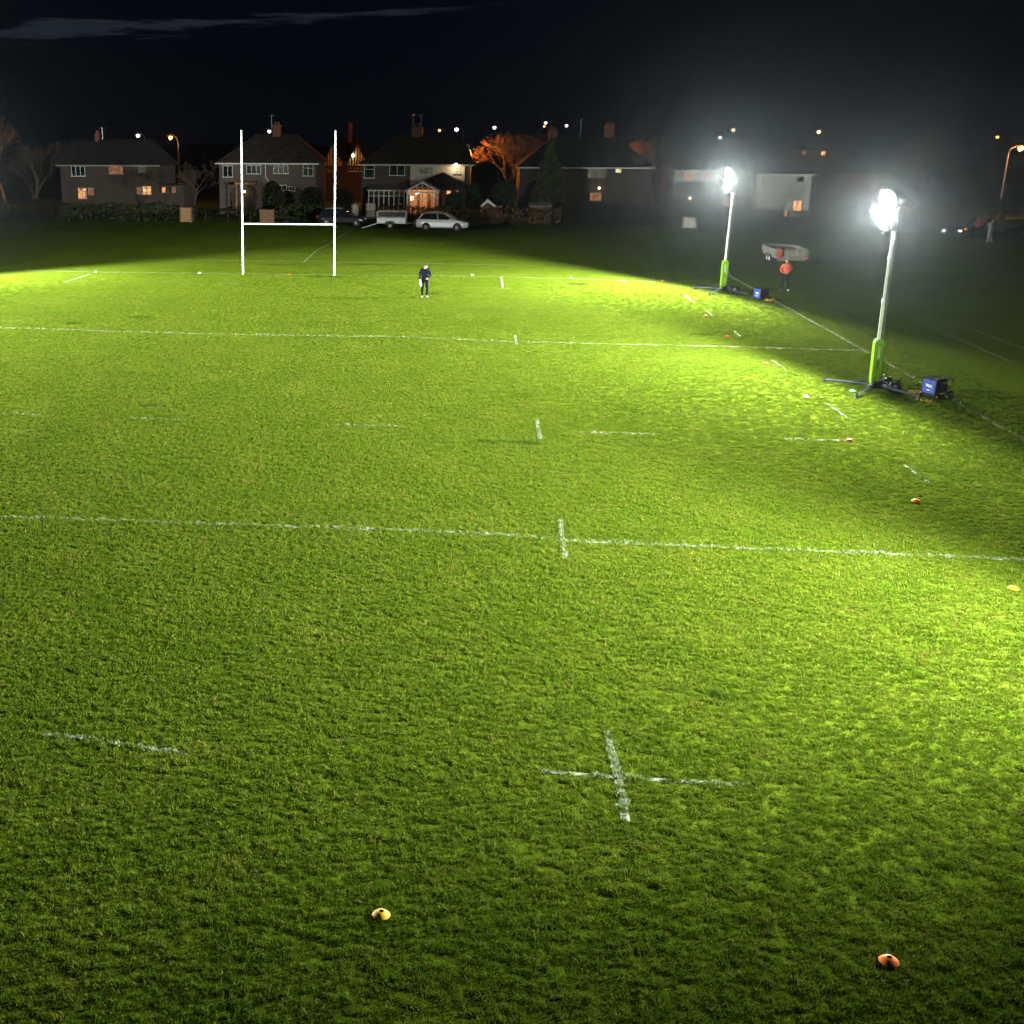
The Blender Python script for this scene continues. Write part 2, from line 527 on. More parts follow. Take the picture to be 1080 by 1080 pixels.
def scatter(o, sources, smin, smax, keep=True, seed=0, attr='dens', dens=None, clump=(.56, 1.25)):
    ng = bpy.data.node_groups.new('grass_scatter', 'GeometryNodeTree')
    ng.interface.new_socket('Geometry', in_out='INPUT', socket_type='NodeSocketGeometry')
    ng.interface.new_socket('Geometry', in_out='OUTPUT', socket_type='NodeSocketGeometry')
    N, L = ng.nodes, ng.links
    gi, go = N.new('NodeGroupInput'), N.new('NodeGroupOutput')
    dp = N.new('GeometryNodeDistributePointsOnFaces'); dp.inputs['Seed'].default_value = seed
    L.new(gi.outputs[0], dp.inputs['Mesh'])
    if dens is None:
        na = N.new('GeometryNodeInputNamedAttribute'); na.data_type = 'FLOAT'; na.inputs['Name'].default_value = attr
        L.new(na.outputs['Attribute'], dp.inputs['Density'])
    else:
        dp.inputs['Density'].default_value = dens
    g2i = N.new('GeometryNodeGeometryToInstance')
    for s in sources:
        oi = N.new('GeometryNodeObjectInfo'); oi.inputs['Object'].default_value = s
        L.new(oi.outputs['Geometry'], g2i.inputs[0])
    io = N.new('GeometryNodeInstanceOnPoints'); io.inputs['Pick Instance'].default_value = True
    L.new(dp.outputs['Points'], io.inputs['Points']); L.new(g2i.outputs[0], io.inputs['Instance'])
    ri = N.new('FunctionNodeRandomValue'); ri.data_type = 'INT'
    ri.inputs[4].default_value = 0; ri.inputs[5].default_value = len(sources) - 1
    L.new(ri.outputs[2], io.inputs['Instance Index'])
    rv = N.new('FunctionNodeRandomValue'); rv.data_type = 'FLOAT_VECTOR'
    rv.inputs[0].default_value = (-.25, -.25, 0); rv.inputs[1].default_value = (.25, .25, 6.283)
    L.new(rv.outputs[0], io.inputs['Rotation'])
    rs = N.new('FunctionNodeRandomValue'); rs.data_type = 'FLOAT'
    rs.inputs[2].default_value = smin; rs.inputs[3].default_value = smax
    # clumps: a noise field in the ground plane makes some tufts taller
    nz = N.new('ShaderNodeTexNoise'); nz.inputs['Scale'].default_value = 10; nz.inputs['Detail'].default_value = 4
    mr = N.new('ShaderNodeMapRange'); mr.inputs['From Min'].default_value = .33; mr.inputs['From Max'].default_value = .7
    mr.inputs['To Min'].default_value = clump[0]; mr.inputs['To Max'].default_value = clump[1]
    L.new(nz.outputs[0], mr.inputs['Value'])
    mu = N.new('ShaderNodeMath'); mu.operation = 'MULTIPLY'
    L.new(rs.outputs[1], mu.inputs[0]); L.new(mr.outputs['Result'], mu.inputs[1])
    L.new(mu.outputs[0], io.inputs['Scale'])
    if keep:
        jn = N.new('GeometryNodeJoinGeometry')
        L.new(gi.outputs[0], jn.inputs[0]); L.new(io.outputs[0], jn.inputs[0])
        L.new(jn.outputs[0], go.inputs[0])
    else:
        L.new(io.outputs[0], go.inputs[0])
    md = o.modifiers.new('scatter', 'NODES'); md.node_group = ng
    return o


NEAR_T = [tuft('tuft_near', GM, 30, .07, .046, .0075, k) for k in range(6)]
FAR_T = [tuft('tuft_far', GM, 26, .12, .05, .013, 20 + k) for k in range(5)]
WHITE_T = [tuft('tuft_painted', GP, 16, .05, .05, .012, 40 + k) for k in range(4)]


def in_view(x, y, m):
    d = Vector((x, y, 0)) - CAM
    z = d.dot(FWD)
    if z < 5: return False
    u = U0 + FPX * d.dot(RIGHT) / z; vv = V0 - FPX * d.dot(UP) / z
    mm = m * FPX / z
    return -mm < u < 1080 + mm and vv < 1080 + mm


def patch(name, y0, y1, dfun, sources, smin, smax, seed, clump):
    g = MB(); idx = {}; ds = []
    st = .8
    ny = int((y1 - y0) / st)

    def vid(i, j):
        if (i, j) not in idx:
            idx[(i, j)] = len(g.v); x, y = -42 + i * st, y0 + j * st
            g.v.append((x, y, .002)); ds.append(dfun((Vector((x, y, 0)) - CAM).length))
        return idx[(i, j)]
    for j in range(ny):
        for i in range(int(58 / st)):
            if in_view(-42 + i * st + st / 2, y0 + j * st + st / 2, 2.5):
                g.f.append((vid(i, j), vid(i + 1, j), vid(i + 1, j + 1), vid(i, j + 1)))
    me = bpy.data.meshes.new(name); me.from_pydata(g.v, [], g.f)
    at_ = me.attributes.new('dens', 'FLOAT', 'POINT'); at_.data.foreach_set('value', ds)
    o = bpy.data.objects.new(name, me); COL.objects.link(o)
    scatter(o, sources, smin, smax, keep=False, seed=seed, clump=clump)
    tag(o, 'mown green grass covering the whole rugby pitch', 'grass', kind='stuff')
    return o


def dnear(d):
    return 210 * max(0, min(1, (34 - d) / 16))


def dfar(d):
    return 100 * max(0, min(1, (d - 16) / 12)) * max(0, min(1, (78 - d) / 40))


patch('grass', -18.5, 8, dnear, NEAR_T, .7, 1.25, 3, (.56, 1.25))
patch('grass', -12, 56, dfar, FAR_T, .7, 1.2, 5, (.72, 1.08))

# darker, taller clumps standing in the turf
GD = grass_mat('dark_grass_blades', (.032, .08, .004), (.08, .13, .012), (.1, .12, .02))
DARK_T = [tuft('tuft_dark', GD, 34, .09, .085, .009, 60 + k) for k in range(3)]
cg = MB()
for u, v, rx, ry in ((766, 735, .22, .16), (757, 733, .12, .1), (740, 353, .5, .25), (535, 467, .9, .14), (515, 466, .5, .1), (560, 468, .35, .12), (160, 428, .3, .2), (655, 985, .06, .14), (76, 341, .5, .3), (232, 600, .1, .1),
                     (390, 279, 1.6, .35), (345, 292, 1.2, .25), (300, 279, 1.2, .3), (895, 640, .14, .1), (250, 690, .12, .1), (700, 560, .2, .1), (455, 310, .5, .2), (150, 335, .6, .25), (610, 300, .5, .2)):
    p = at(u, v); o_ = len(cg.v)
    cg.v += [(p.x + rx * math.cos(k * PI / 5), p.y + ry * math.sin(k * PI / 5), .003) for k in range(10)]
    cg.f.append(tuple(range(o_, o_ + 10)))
tag(scatter(cg.build('grass_clumps', GD), DARK_T, .6, 1.3, keep=False, seed=9, dens=80), 'dark clumps of longer grass in the pitch', 'grass', kind='stuff')

# ------------------------------------------------------------------ painted pitch lines
lm = bpy.data.materials.new('worn_line_paint')
n, l = nodes(lm); b = n['Principled BSDF']
b.inputs['Base Color'].default_value = (.3, .34, .26, 1); b.inputs['Roughness'].default_value = .8
t = n.new('ShaderNodeTexCoord')
a1, a2 = ntex(21, 4, .75), ntex(.7, 3)
tr = n.new('ShaderNodeBsdfTransparent'); ms = n.new('ShaderNodeMixShader')
l.new(smooth(lm.node_tree, mth('ADD', mth('MULTIPLY', a1, .75, nt=lm.node_tree), mth('MULTIPLY', a2, .35, nt=lm.node_tree), nt=lm.node_tree), .36, .58), ms.inputs[0])
l.new(tr.outputs[0], ms.inputs[1]); l.new(b.outputs[0], ms.inputs[2])
l.new(ms.outputs[0], n['Material Output'].inputs['Surface'])
lf = lm.copy(); lf.name = 'faint_line_paint'
lf.node_tree.nodes['Principled BSDF'].inputs['Base Color'].default_value = (.2, .25, .12, 1)


def line(name, px, wd=.1, m=None, white=0., world=False, z=.006):
    pts = [Vector((p[0], p[1], 0)) if world else at(*p) for p in px]
    fine_ = []
    for i in range(len(pts) - 1):
        k = max(1, int((pts[i + 1] - pts[i]).length / .5))
        for q in range(k): fine_.append(pts[i].lerp(pts[i + 1], q / k))
    fine_.append(pts[-1])
    g = MB(); rnd = random.Random(len(px) * 7 + int(wd * 100))
    for i, p in enumerate(fine_):
        d = (fine_[min(i + 1, len(fine_) - 1)] - fine_[max(i - 1, 0)]).normalized()
        s = Vector((-d.y, d.x, 0)) * wd / 2
        j = s * rnd.uniform(-.18, .18)
        g.v += [(*(p + s + j).xy, z), (*(p - s + j).xy, z)]
        if i: g.f.append((2 * i - 2, 2 * i - 1, 2 * i + 1, 2 * i))
    o = g.build(name, m or lm)
    tag(o, kind='structure')
    if white: scatter(o, WHITE_T, .6, 1.15, keep=True, seed=len(px), dens=white)
    return o


xl, xr = W(0, 546, 0)[0], 13.5
hw = [tuple(at(u, v).xy) for u, v in ((0, 546), (120, 549.5), (250, 554), (400, 559), (520, 563.5), (590, 570), (650, 573), (760, 577.5), (900, 583), (1080, 591))]
line('halfway_line', [(-39, hw[0][1] + .35)] + hw + [(13.5, hw[-1][1] - .1)], .115, white=210, world=True)
tt = [tuple(at(u, v).xy) for u, v in ((0, 346), (30, 346.5), (120, 350), (240, 353), (345, 354.5), (420, 355.5), (540, 360.5), (640, 363), (780, 366), (850, 368.5), (917, 370.5))]
line('twenty_two_line', [(-39, tt[0][1])] + tt, .12, white=120, world=True)
gl_ = [tuple(at(u, v).xy) for u, v in ((0, 285), (100, 287), (240, 288.6), (353, 290), (420, 290.6), (500, 291.4), (600, 294), (660, 296), (715, 298.5))]
line('goal_line', gl_, .11, m=lf, world=True)
line('dead_ball_line', [(120, 274), (240, 274.5), (330, 276), (430, 277.5), (545, 280)], .1, m=lf)
line('touch_line', [(13.5, 56), (13.5, 40), (13.52, 20), (13.45, 5), (13.5, -22)], .13, m=lf, white=110, world=True)
for p in ([(0, 436), (42, 438.3)], [(135, 441.3), (198, 443.3)], [(352, 448), (425, 449.6)], [(610, 456), (690, 458)], [(827, 463), (893, 465)],
          [(48, 775), (78, 778), (110, 782.5), (150, 789.5), (198, 795)], [(573, 814.3), (640, 819.5), (700, 823.5), (785, 828.5)]):
    line('ten_metre_dash', p, .085, white=240 if p[0][1] > 700 else 150)
for p in ([(528.5, 292), (530, 303)], [(543, 354), (545, 364)], [(566, 443), (570, 465)], [(590.5, 549), (596, 590.5)], [(641, 772), (652, 820), (660.5, 867)]):
    line('cross_tick', p, .105, white=240 if p[0][1] > 500 else 150, z=.010)
for p in ([(722, 312), (732, 319)], [(745, 327.5), (752.5, 334)], [(774, 349), (782, 356)], [(814, 380), (828, 389.5)], [(873, 426), (894, 441)], [(953, 490), (981, 510)], [(67, 298), (95, 289.5)]):
    line('five_metre_dash', p, .075, white=90)
line('five_metre_dash', [(231, 299), (252, 299.6)], .09, m=lf)
line('five_metre_dash', [(518, 304), (537, 304.3)], .09, m=lf)
line('in_goal_touch_line', [(640, 245), (660, 258), (685, 281)], .1, m=lf)
line('in_goal_touch_line', [(320, 277), (334, 264), (350, 256), (372, 241)], .1, m=lf)
line('in_goal_touch_line', [(0, 268), (35, 260), (66, 251.5)], .1, m=lf)
line('training_line', [(937, 313), (982, 330), (995, 336), (1080, 368)], .1, m=lf)
line('training_line', [(890, 307), (945, 329), (1000, 352), (1064, 381)], .1, m=lf)

# ------------------------------------------------------------------ goal posts
xg, yg = at(256.5, 289).x, at(256.5, 289).y
xg2 = at(353, 289.8).x
GL = xg2 - xg
gp = thing('goal_posts', 'tall white rugby goal posts with a crossbar on the goal line', 'goal posts', (xg + GL / 2, yg, 0), math.atan2(at(353, 289.8).y - yg, GL) * .3)
for s in (-1, 1):
    x = s * GL / 2
    p = MB().path([(x, 0, -.2), (x, 0, 3.05), (x, 0, 8.35)], [.054, .05, .04], 14).build('post', M['post'], gp, smooth=True)
    MB().lathe([(.041, 8.35), (.041, 8.38), (.02, 8.4)], (x, 0, 0), 14).build('post_cap', M['post'], p)
MB().path([(-GL / 2 + .05, 0, 3.0), (GL / 2 - .05, 0, 3.0)], .043, 12).build('crossbar', M['post'], gp, smooth=True)

# ------------------------------------------------------------------ floodlight towers
HEAD = 5.95


def tower(loc, label, sgn, lean):
    """sgn=+1: lamps face -x; -1: lamps face +x. Built in axis-aligned local space, then turned with the Empty."""
    root = thing('floodlight_tower', label, 'floodlight', loc, 0 if sgn > 0 else PI, 'mobile floodlight towers beside the pitch')
    MB().box((.1, 0, .16), (.62, .5, .1)).box((.1, 0, .26), (.3, .3, .14)).path([(.0, .2, .3), (.42, .25, .52), (.55, .25, .2)], .025, 6).path([(.0, -.2, .3), (.42, -.25, .52), (.55, -.25, .2)], .025, 6).build('base_frame', M['black'], root)
    for dx, dy in ((-1.25, 1.2), (-.95, -1.5), (1.0, -1.4), (1.25, 1.3)):
        k = math.hypot(dx, dy); ux, uy = dx / k, dy / k
        lg = MB()
        lg.path([(ux * .2 + .05, uy * .2, .19), (dx * .55, dy * .55, .16), (dx, dy, .11)], [.05, .042, .036], 4)
        lg.path([(ux * .16 + .05, uy * .16, .46), (dx * .42, dy * .42, .2)], .016, 6)
        lg = lg.build('outrigger_leg', M['navy'], root)
        MB().lathe([(.09, .0), (.09, .02), (.03, .03), (.025, .2), (.03, .22)], (dx, dy, 0), 12).build('foot_pad', M['black'], lg)
    for y in (-.36, .36):
        wl = MB().lathe([(.09, -.05), (.17, -.05), (.2, -.03), (.2, .03), (.17, .05), (.09, .05)], (.55, y, .2), 20, 'y').build('wheel', M['rubber'], root, smooth=True)
        MB().lathe([(.02, -.058), (.09, -.052), (.095, 0), (.09, .052), (.02, .058)], (.55, y, .2), 16, 'y').build('rim', M['rim'], wl)
    MB().path([(.55, -.36, .2), (.55, .36, .2)], .02, 8).build('axle', M['black'], root)
    lx = lean / HEAD
    # tapered lime housing that leans with the mast
    def sec(z, w_, d_): return [(lx * z + sx * w_ / 2, sy * d_ / 2, z) for sx, sy in ((-1, -1), (1, -1), (1, 1), (-1, 1))]
    vs = sec(.12, .2, .2) + sec(.4, .3, .24) + sec(1.62, .34, .26) + sec(1.72, .24, .24)
    fs = [(3, 2, 1, 0), (12, 13, 14, 15)]
    for i in range(3):
        for k in range(4): fs.append((i * 4 + k, i * 4 + (k + 1) % 4, i * 4 + 4 + (k + 1) % 4, i * 4 + 4 + k))
    hs = MB().add(vs, fs).build('lower_housing', M['lime'], root, bevel=.02)
    for side in (-1, 1):
        # the lettering up the side of the housing: a pale word with dark figures under it
        y = side * .134
        a = MB(); c = MB()
        for k in range(7):
            z = 1.12 + k * .058
            if k != 3: a.box((lx * z - .0, y, z), (.075, .004, .036))
            else: a.box((lx * z, y, z), (.045, .004, .036))
        for k, z in enumerate((.8, .875, .94, 1.0)):
            c.box((lx * z + .0, y * .985 + side * .004, z), (.07 if k else .04, .004, .04))
        a.box((lx * 1.3 - .034, y, 1.3), (.006, .003, .4)); c.box((lx * .9 - .03, y * .985 + side * .004, .9), (.006, .003, .24))
        a.build('pale_lettering', M['white'], hs); c.build('dark_lettering', M['black'], hs)
    for i, (z0, z1, r) in enumerate(((1.68, 3.05, .085), (2.95, 4.45, .068), (4.35, HEAD - .1, .052))):
        m_ = MB().path([(lx * z0, 0, z0), (lx * z1, 0, z1)], r, 6)
        m_.path([(lx * z1, 0, z1 - .1), (lx * z1, 0, z1)], r + .014, 8)
        m_.box((lx * (z0 + z1) / 2 + r, 0, (z0 + z1) / 2), (.03, .05, (z1 - z0) * .96))
        m_.build('mast_section', M['mast'], root)
    MB().path([(.17, -.1, 1.1), (.17, .1, 1.1)], .06, 10).path([(.2, .1, 1.1), (.2, .2, 1.1), (.2, .2, .98)], .012, 6).build('winch', M['galv'], root)
    MB().path([(lx * 5.6 + .09, .02, 5.6), (lx * 4 + .14, .03, 4.0), (lx * 2.4 + .13, .0, 2.4), (.19, .02, 1.5), (.24, .05, .7), (.2, .1, .35)], .014, 6).build('power_cable', M['rubber'], root)
    hx = lx * HEAD
    MB().box((hx, 0, HEAD - .28), (.07, .72, .07)).box((hx, 0, HEAD + .24), (.07, .72, .07)).box((hx, 0, HEAD), (.08, .08, .75)).build('head_frame', M['galv'], root)
    for yy in (-.33, .33):
        for zz in (-.37, .31):
            yaw = -math.copysign(.75, yy); tilt = .3
            R_ = Matrix.Translation((hx - .1, yy, HEAD + zz)) @ Matrix.Rotation(-yaw, 4, 'Z') @ Matrix.Rotation(-tilt, 4, 'Y')
            hb = MB(); hb.prism([(.1, -.15), (.1, .15), (-.05, .32), (-.13, .32), (-.13, -.32), (-.05, -.32)], 'y', -.32, .32)
            for k in range(5): hb.box((.13, -.16 + k * .08, 0), (.07, .02, .26))
            hb.v = [tuple(R_ @ Vector(p)) for p in hb.v]
            h = hb.build('lamp_head', M['black'], root)
            lb = MB().lathe([(.15, -.15), (.29, -.148), (.315, -.14), (.315, -.13)], (0, 0, 0), 28, 'x')
            lb.v = [tuple(R_ @ Vector(p)) for p in lb.v]
            lb.build('lens', M['lens'], h)
    return root, [Vector(loc) + Vector((sgn * (hx - .46), sgn * y, HEAD - .02)) for y in (-.66, .66)]


def flood(ps, n1, n2, power, parent, **kw):
    for p in ps: flood_lamp(p, n1, n2, power / 2, parent, **kw)


def flood_lamp(pos, n1, n2, power, parent, spill=.007, col=(.97, 1, .93), w1=.11, w2=.11):
    """The beam of one lamp head: a broad fan whose strength depends on the direction it leaves the lamp (its photometric pattern)."""
    ld = bpy.data.lights.new('flood_lamp', 'POINT'); ld.energy = power; ld.color = col; ld.shadow_soft_size = .26
    ld.use_nodes = True
    nt = ld.node_tree; N, L = nt.nodes, nt.links
    em = N['Emission']
    ge = N.new('ShaderNodeNewGeometry')
    sp = N.new('ShaderNodeSeparateXYZ'); L.new(ge.outputs['Incoming'], sp.inputs[0])

    def dot(v):
        d = N.new('ShaderNodeVectorMath'); d.operation = 'DOT_PRODUCT'; d.inputs[1].default_value = v
        L.new(ge.outputs['Incoming'], d.inputs[0]); return d.outputs['Value']
    s1 = smooth(nt, dot((math.cos(n1), math.sin(n1), 0)), -w1, w1)
    s2 = smooth(nt, dot((math.cos(n2), math.sin(n2), 0)), -w2, w2)
    cr = N.new('ShaderNodeValToRGB'); cr.color_ramp.interpolation = 'LINEAR'
    e = cr.color_ramp.elements
    prof = BEAM
    e[0].position = 0; e[0].color = (prof[0][1],) * 3 + (1,)
    e[1].position = 1; e[1].color = (prof[-1][1],) * 3 + (1,)
    for p, v in prof[1:-1]:
        q = e.new(p); q.color = (v, v, v, 1)
    L.new(mth('MULTIPLY_ADD', sp.outputs[2], .5, .5, nt=nt), cr.inputs['Fac'])
    f = mth('ADD', mth('MULTIPLY', mth('MULTIPLY', s1, s2, nt=nt), cr.outputs['Color'], nt=nt), mth('ADD', smooth(nt, sp.outputs[2], -.3, -.06, 0, .048), spill, nt=nt), nt=nt)
    L.new(f, em.inputs['Strength'])
    o = bpy.data.objects.new('flood_lamp', ld); COL.objects.link(o); o.location = pos
    return o


def zc(deg): return (1 - math.cos(math.radians(deg))) / 2      # angle from straight down -> ramp position


BEAM = [(0, .3), (zc(30), .4), (zc(50), .62), (zc(65), .85), (zc(75), 1.0), (zc(82), 1.0), (zc(87), .85), (zc(92), .8), (zc(97), .4), (zc(104), .06), (1, .01)]
DEG = math.radians
PW = 90000
t1, p1 = tower((11.42, 17.8, 0), 'lime green floodlight tower standing closer to the halfway line, blue generator beside it', 1, -.06)
t2, p2 = tower((11.5, 44.6, 0), 'lime green floodlight tower farther up the pitch near the flat trailer', 1, .03)
t3, p3 = tower((12.1, -6.5, 0), 'lime green floodlight tower beside the pitch close to the camera', 1, -.1)
t4, p4 = tower((-34.5, 44.0, 0), 'lime green floodlight tower on the far side of the pitch near the goal line', -1, -.3)
t5, p5 = tower((-36.0, 16.0, 0), 'lime green floodlight tower on the far side of the pitch near halfway', -1, -.3)
flood(p1, DEG(180 + 9), DEG(180 + 15), PW, t1, w1=.22, w2=.14)
flood(p2, DEG(180 + 29), DEG(180 + 15), PW * 1.3, t2, w2=.15)
flood(p3, DEG(180 + 30), DEG(180 - 64), PW * .95, t3, w1=.22, w2=.3)
flood(p4, DEG(-40), DEG(-8), PW * 1.05, t4)
flood(p5, DEG(-24), DEG(38), PW * 1.35, t5, w2=.3)


# ------------------------------------------------------------------ generators, cable coils, cones
def generator(loc, rz, label):
    r = thing('generator', label, 'generator', loc, rz, 'portable generators behind the floodlights')
    f = MB()
    for y in (-.26, .26):
        f.path([(-.36, y, .1), (-.36, y, .55), (-.3, y, .62), (.3, y, .62), (.36, y, .55), (.36, y, .1), (-.36, y, .1)], .017, 6)
    for x in (-.36, .36):
        for z in (.1, .56): f.path([(x, -.26, z), (x, .26, z)], .017, 6)
    f.build('frame', M['black'], r)
    pn = MB().box((-.33, 0, .35), (.1, .5, .46)).build('blue_casing', M['blue'], r, bevel=.02)
    lg = MB()
    for k in range(5): lg.box((-.384, -.12 + k * .05, .37 + .006 * k), (.006, .034, .075))
    lg.box((-.384, .0, .24), (.006, .14, .025)); lg.box((-.383, -.12, .29), (.004, .006, .12)); lg.box((-.383, -.02, .335), (.004, .2, .006))
    lg.build('pale_lettering', M['white'], pn)
    MB().box((.02, 0, .3), (.46, .38, .3)).lathe([(.15, -.16), (.16, -.1), (.16, .1), (.15, .16)], (.08, 0, .3), 14, 'x').build('engine', M['black'], r)
    MB().box((.0, 0, .54), (.42, .4, .1)).build('fuel_tank', M['black'], r, bevel=.03)
    MB().box((.27, -.1, .34), (.12, .2, .16)).build('socket_box', M['yellow'], r)
    for y in (-.31, .31):
        wl = MB().lathe([(.05, -.03), (.1, -.035), (.12, -.02), (.12, .02), (.1, .035), (.05, .03)], (.26, y, .12), 16, 'y').build('wheel', M['rubber'], r)
        MB().lathe([(.05, -.032), (.05, .032)], (.26, y, .12), 12, 'y').build('rim', M['rim'], wl)
    MB().path([(.36, -.2, .5), (.56, -.2, .56), (.56, .2, .56), (.36, .2, .5)], .014, 6).build('handle', M['black'], r)
    return r


g1 = at(987, 418); g2 = at(804, 316.5)
generator((g1.x, g1.y, 0), .5, 'blue and black portable generator by the touch line beside the closer floodlight')
generator((g2.x, g2.y, 0), .45, 'blue and black portable generator near the person in the orange top')


def cable(pts, label, r=.018):
    o = MB().path([(*at(u, v).xy, z) for u, v, z in pts], r, 6).build('power_cable', M['yellow'], smooth=True)
    tag(o, label, 'cable', 'yellow power cables by the generators')


cable([(989, 412, .35), (991, 416, .2), (988, 420, .03), (981, 424, .02), (972, 423, .02), (966, 419, .02), (958, 417, .05), (944, 413, .1), (932, 409, .25)], 'thin yellow cable running from the closer generator to its floodlight')


def coil(u, v, s, label):
    p = at(u, v)
    g = MB(); pts = []
    for k in range(60):
        a = k / 60 * 2 * PI * 4; rr = .2 + .03 * math.sin(k * 2.3)
        pts.append((rr * math.cos(a) * s, rr * math.sin(a) * .8 * s, .02 + .035 * k / 30))
    g.path(pts, .022, 6)
    o = g.build('cable_coil', M['yellow'], smooth=True, loc=(p.x, p.y, 0))
    tag(o, label, 'cable', 'yellow cable coils on the grass')


coil(965, 416, 1, 'coiled yellow cable lying between the closer floodlight and its generator')
coil(812, 317.5, 1.15, 'coiled yellow cable on the grass in front of the farther generator')

cone_src = {}
CONES = [(402, 967.5, 'cone_y', 'yellow disc cone lying on the dim grass at the bottom of the picture'),
         (937, 1016.5, 'cone_o', 'orange disc cone on the dark grass closest to the camera'),
         (1068.5, 622.5, 'cone_o', 'bright orange disc cone just on the near side of the halfway line'),
         (966, 530, 'cone_o', 'orange disc cone just past the halfway line below a slanting white dash'),
         (896, 465.6, 'cone_r', 'red disc cone at the end of the faint ten metre dash'),
         (850, 419.5, 'cone_lit', 'red disc cone coloured washed out as in glare, in the bright pool before the closer floodlight'),
         (808, 384.2, 'cone_r', 'red disc cone beside a white dash, past the washed out cone'),
         (767.5, 356, 'cone_r', 'small red disc cone just beyond the twenty two line'),
         (744, 334, 'cone_o', 'small orange disc cone below the farther floodlight'),
         (723.5, 314, 'cone_lit', 'disc cone coloured pale as in glare, touching a short dash near the farther floodlight'),
         (698.5, 297, 'cone_r', 'tiny dim red disc cone at the dark edge of the goal line'),
         (658, 297, 'cone_g', 'tiny green disc cone on the goal line'),
         (899, 413.5, 'cone_g', 'green disc cone by the left leg of the closer floodlight'),
         (305, 290.3, 'cone_r', 'tiny red disc cone between the two goal posts'),
         (498, 290.8, 'cone_w', 'white disc cone on the goal line beside the man in the navy jacket'),
         (602, 294, 'cone_w', 'white disc cone on the goal line, the one beside the green cone'),
         (101, 287.3, 'cone_w', 'white disc cone on the goal line, farthest from the goal posts'),
         (210.5, 288.6, 'cone_w', 'white disc cone on the goal line just outside the goal post')]
base_cone = None
for u, v, mk, lab in CONES:
    p = at(u, v)
    if mk not in cone_src:
        r = thing('disc_cone', lab, 'cone', (p.x, p.y, .03), random.random() * 6, 'flat disc cones marking the pitch')
        MB().lathe([(.1, .0), (.102, .004), (.09, .018), (.064, .04), (.036, .054), (.03, .055), (.027, .051), (.05, .036), (.078, .015), (.094, .0)], (0, 0, 0), 28, close=True).build('cone_body', M[mk], r, smooth=True)
        MB().lathe([(.001, .04), (.034, .042)], (0, 0, 0), 16, close=True).build('hole_shade_disc', M['hole_shade'], r)  # black disc paints the shade inside the cone
        cone_src[mk] = r
    else:
        r = copy_tree(cone_src[mk], None, lab)
        r.location = (p.x, p.y, .03)
        r.rotation_euler.z = random.random() * 6
    r.rotation_euler.x = random.uniform(-.08, .08)


# ------------------------------------------------------------------ people
def skin_obj(name, chains, m, parent, sub=2, root=0):
    """one continuous body grown over connected joints"""
    vs, es, rs = [], [], []
    key = {}
    for ch in chains:
        prev = None
        for p, r in ch:
            k = tuple(round(q, 4) for q in p)
            if k not in key:
                key[k] = len(vs); vs.append(p); rs.append(r)
            i = key[k]
            if prev is not None and prev != i: es.append((prev, i))
            prev = i
    me = bpy.data.meshes.new(name); me.from_pydata(vs, es, []); me.materials.append(m)
    o = bpy.data.objects.new(name, me); COL.objects.link(o); o.parent = parent
    md = o.modifiers.new('skin', 'SKIN'); md.use_smooth_shade = True
    if not me.skin_vertices: me.skin_vertices.add() if hasattr(me.skin_vertices, 'add') else None
    sv = me.skin_vertices[0].data
    for i, r in enumerate(rs):
        sv[i].radius = (r, r) if not isinstance(r, tuple) else r
        sv[i].use_root = (i == root)
    ss = o.modifiers.new('sub', 'SUBSURF'); ss.levels = sub; ss.render_levels = sub
    return o


def head_mesh(root, c, nod, yaw, hairmat, cap=False):
    """head with brow, nose, mouth and ears; faces local -y"""
    Rm = Matrix.Translation(c) @ Matrix.Rotation(yaw, 4, 'Z') @ Matrix.Rotation(nod, 4, 'X')
    g = MB(); n1, n2 = 18, 14
    for i in range(n2 + 1):
        th = PI * i / n2
        for k in range(n1):
            ph = 2 * PI * k / n1
            x, y, z = math.sin(th) * math.sin(ph) * .076, -math.sin(th) * math.cos(ph) * .095, math.cos(th) * .118
            front = max(0, math.cos(ph)) * math.sin(th)
            if z < 0: x *= 1 - .28 * (-z / .118); y *= (1 - .12 * (-z / .118)) if y > 0 else 1
            if abs(math.sin(ph)) < .36 and front > .8 and -.045 < z < .012: y -= .02 * (1 - abs(z + .02) / .04)
            if front > .75 and .0 < z < .03 and abs(x) > .015: y += .008
            if front > .8 and -.075 < z < -.055: y += .005
            g.v.append((x, y, z))
    for i in range(n2):
        for k in range(n1):
            k2 = (k + 1) % n1
            g.f.append((i * n1 + k, i * n1 + k2, (i + 1) * n1 + k2, (i + 1) * n1 + k))
    for s in (-1, 1): g.ball((s * .078, .008, -.005), .024, 6)
    g.v = [tuple(Rm @ Vector(p)) for p in g.v]
    g.build('head', M['skin'], root, smooth=True)
    e = MB()
    for s in (-1, 1): e.ball((s * .03, -.084, .012), .01, 6)
    e.v = [tuple(Rm @ Vector(p)) for p in e.v]
    e.build('eyes', M['hair'], root)
    h = MB()
    for i in range(9):
        th = PI * .58 * i / 8
        for k in range(n1):
            ph = 2 * PI * k / n1
            q = 1.07 if math.cos(ph) < .45 or i < 5 else .9
            h.v.append((math.sin(th) * math.sin(ph) * .076 * q, -math.sin(th) * math.cos(ph) * .095 * q + .004, math.cos(th) * .118 * 1.06))
    for i in range(8):
        for k in range(n1):
            k2 = (k + 1) % n1
            h.f.append((i * n1 + k, i * n1 + k2, (i + 1) * n1 + k2, (i + 1) * n1 + k))
    h.v = [tuple(Rm @ Vector(p)) for p in h.v]
    h.build('hair', hairmat, root, smooth=True)


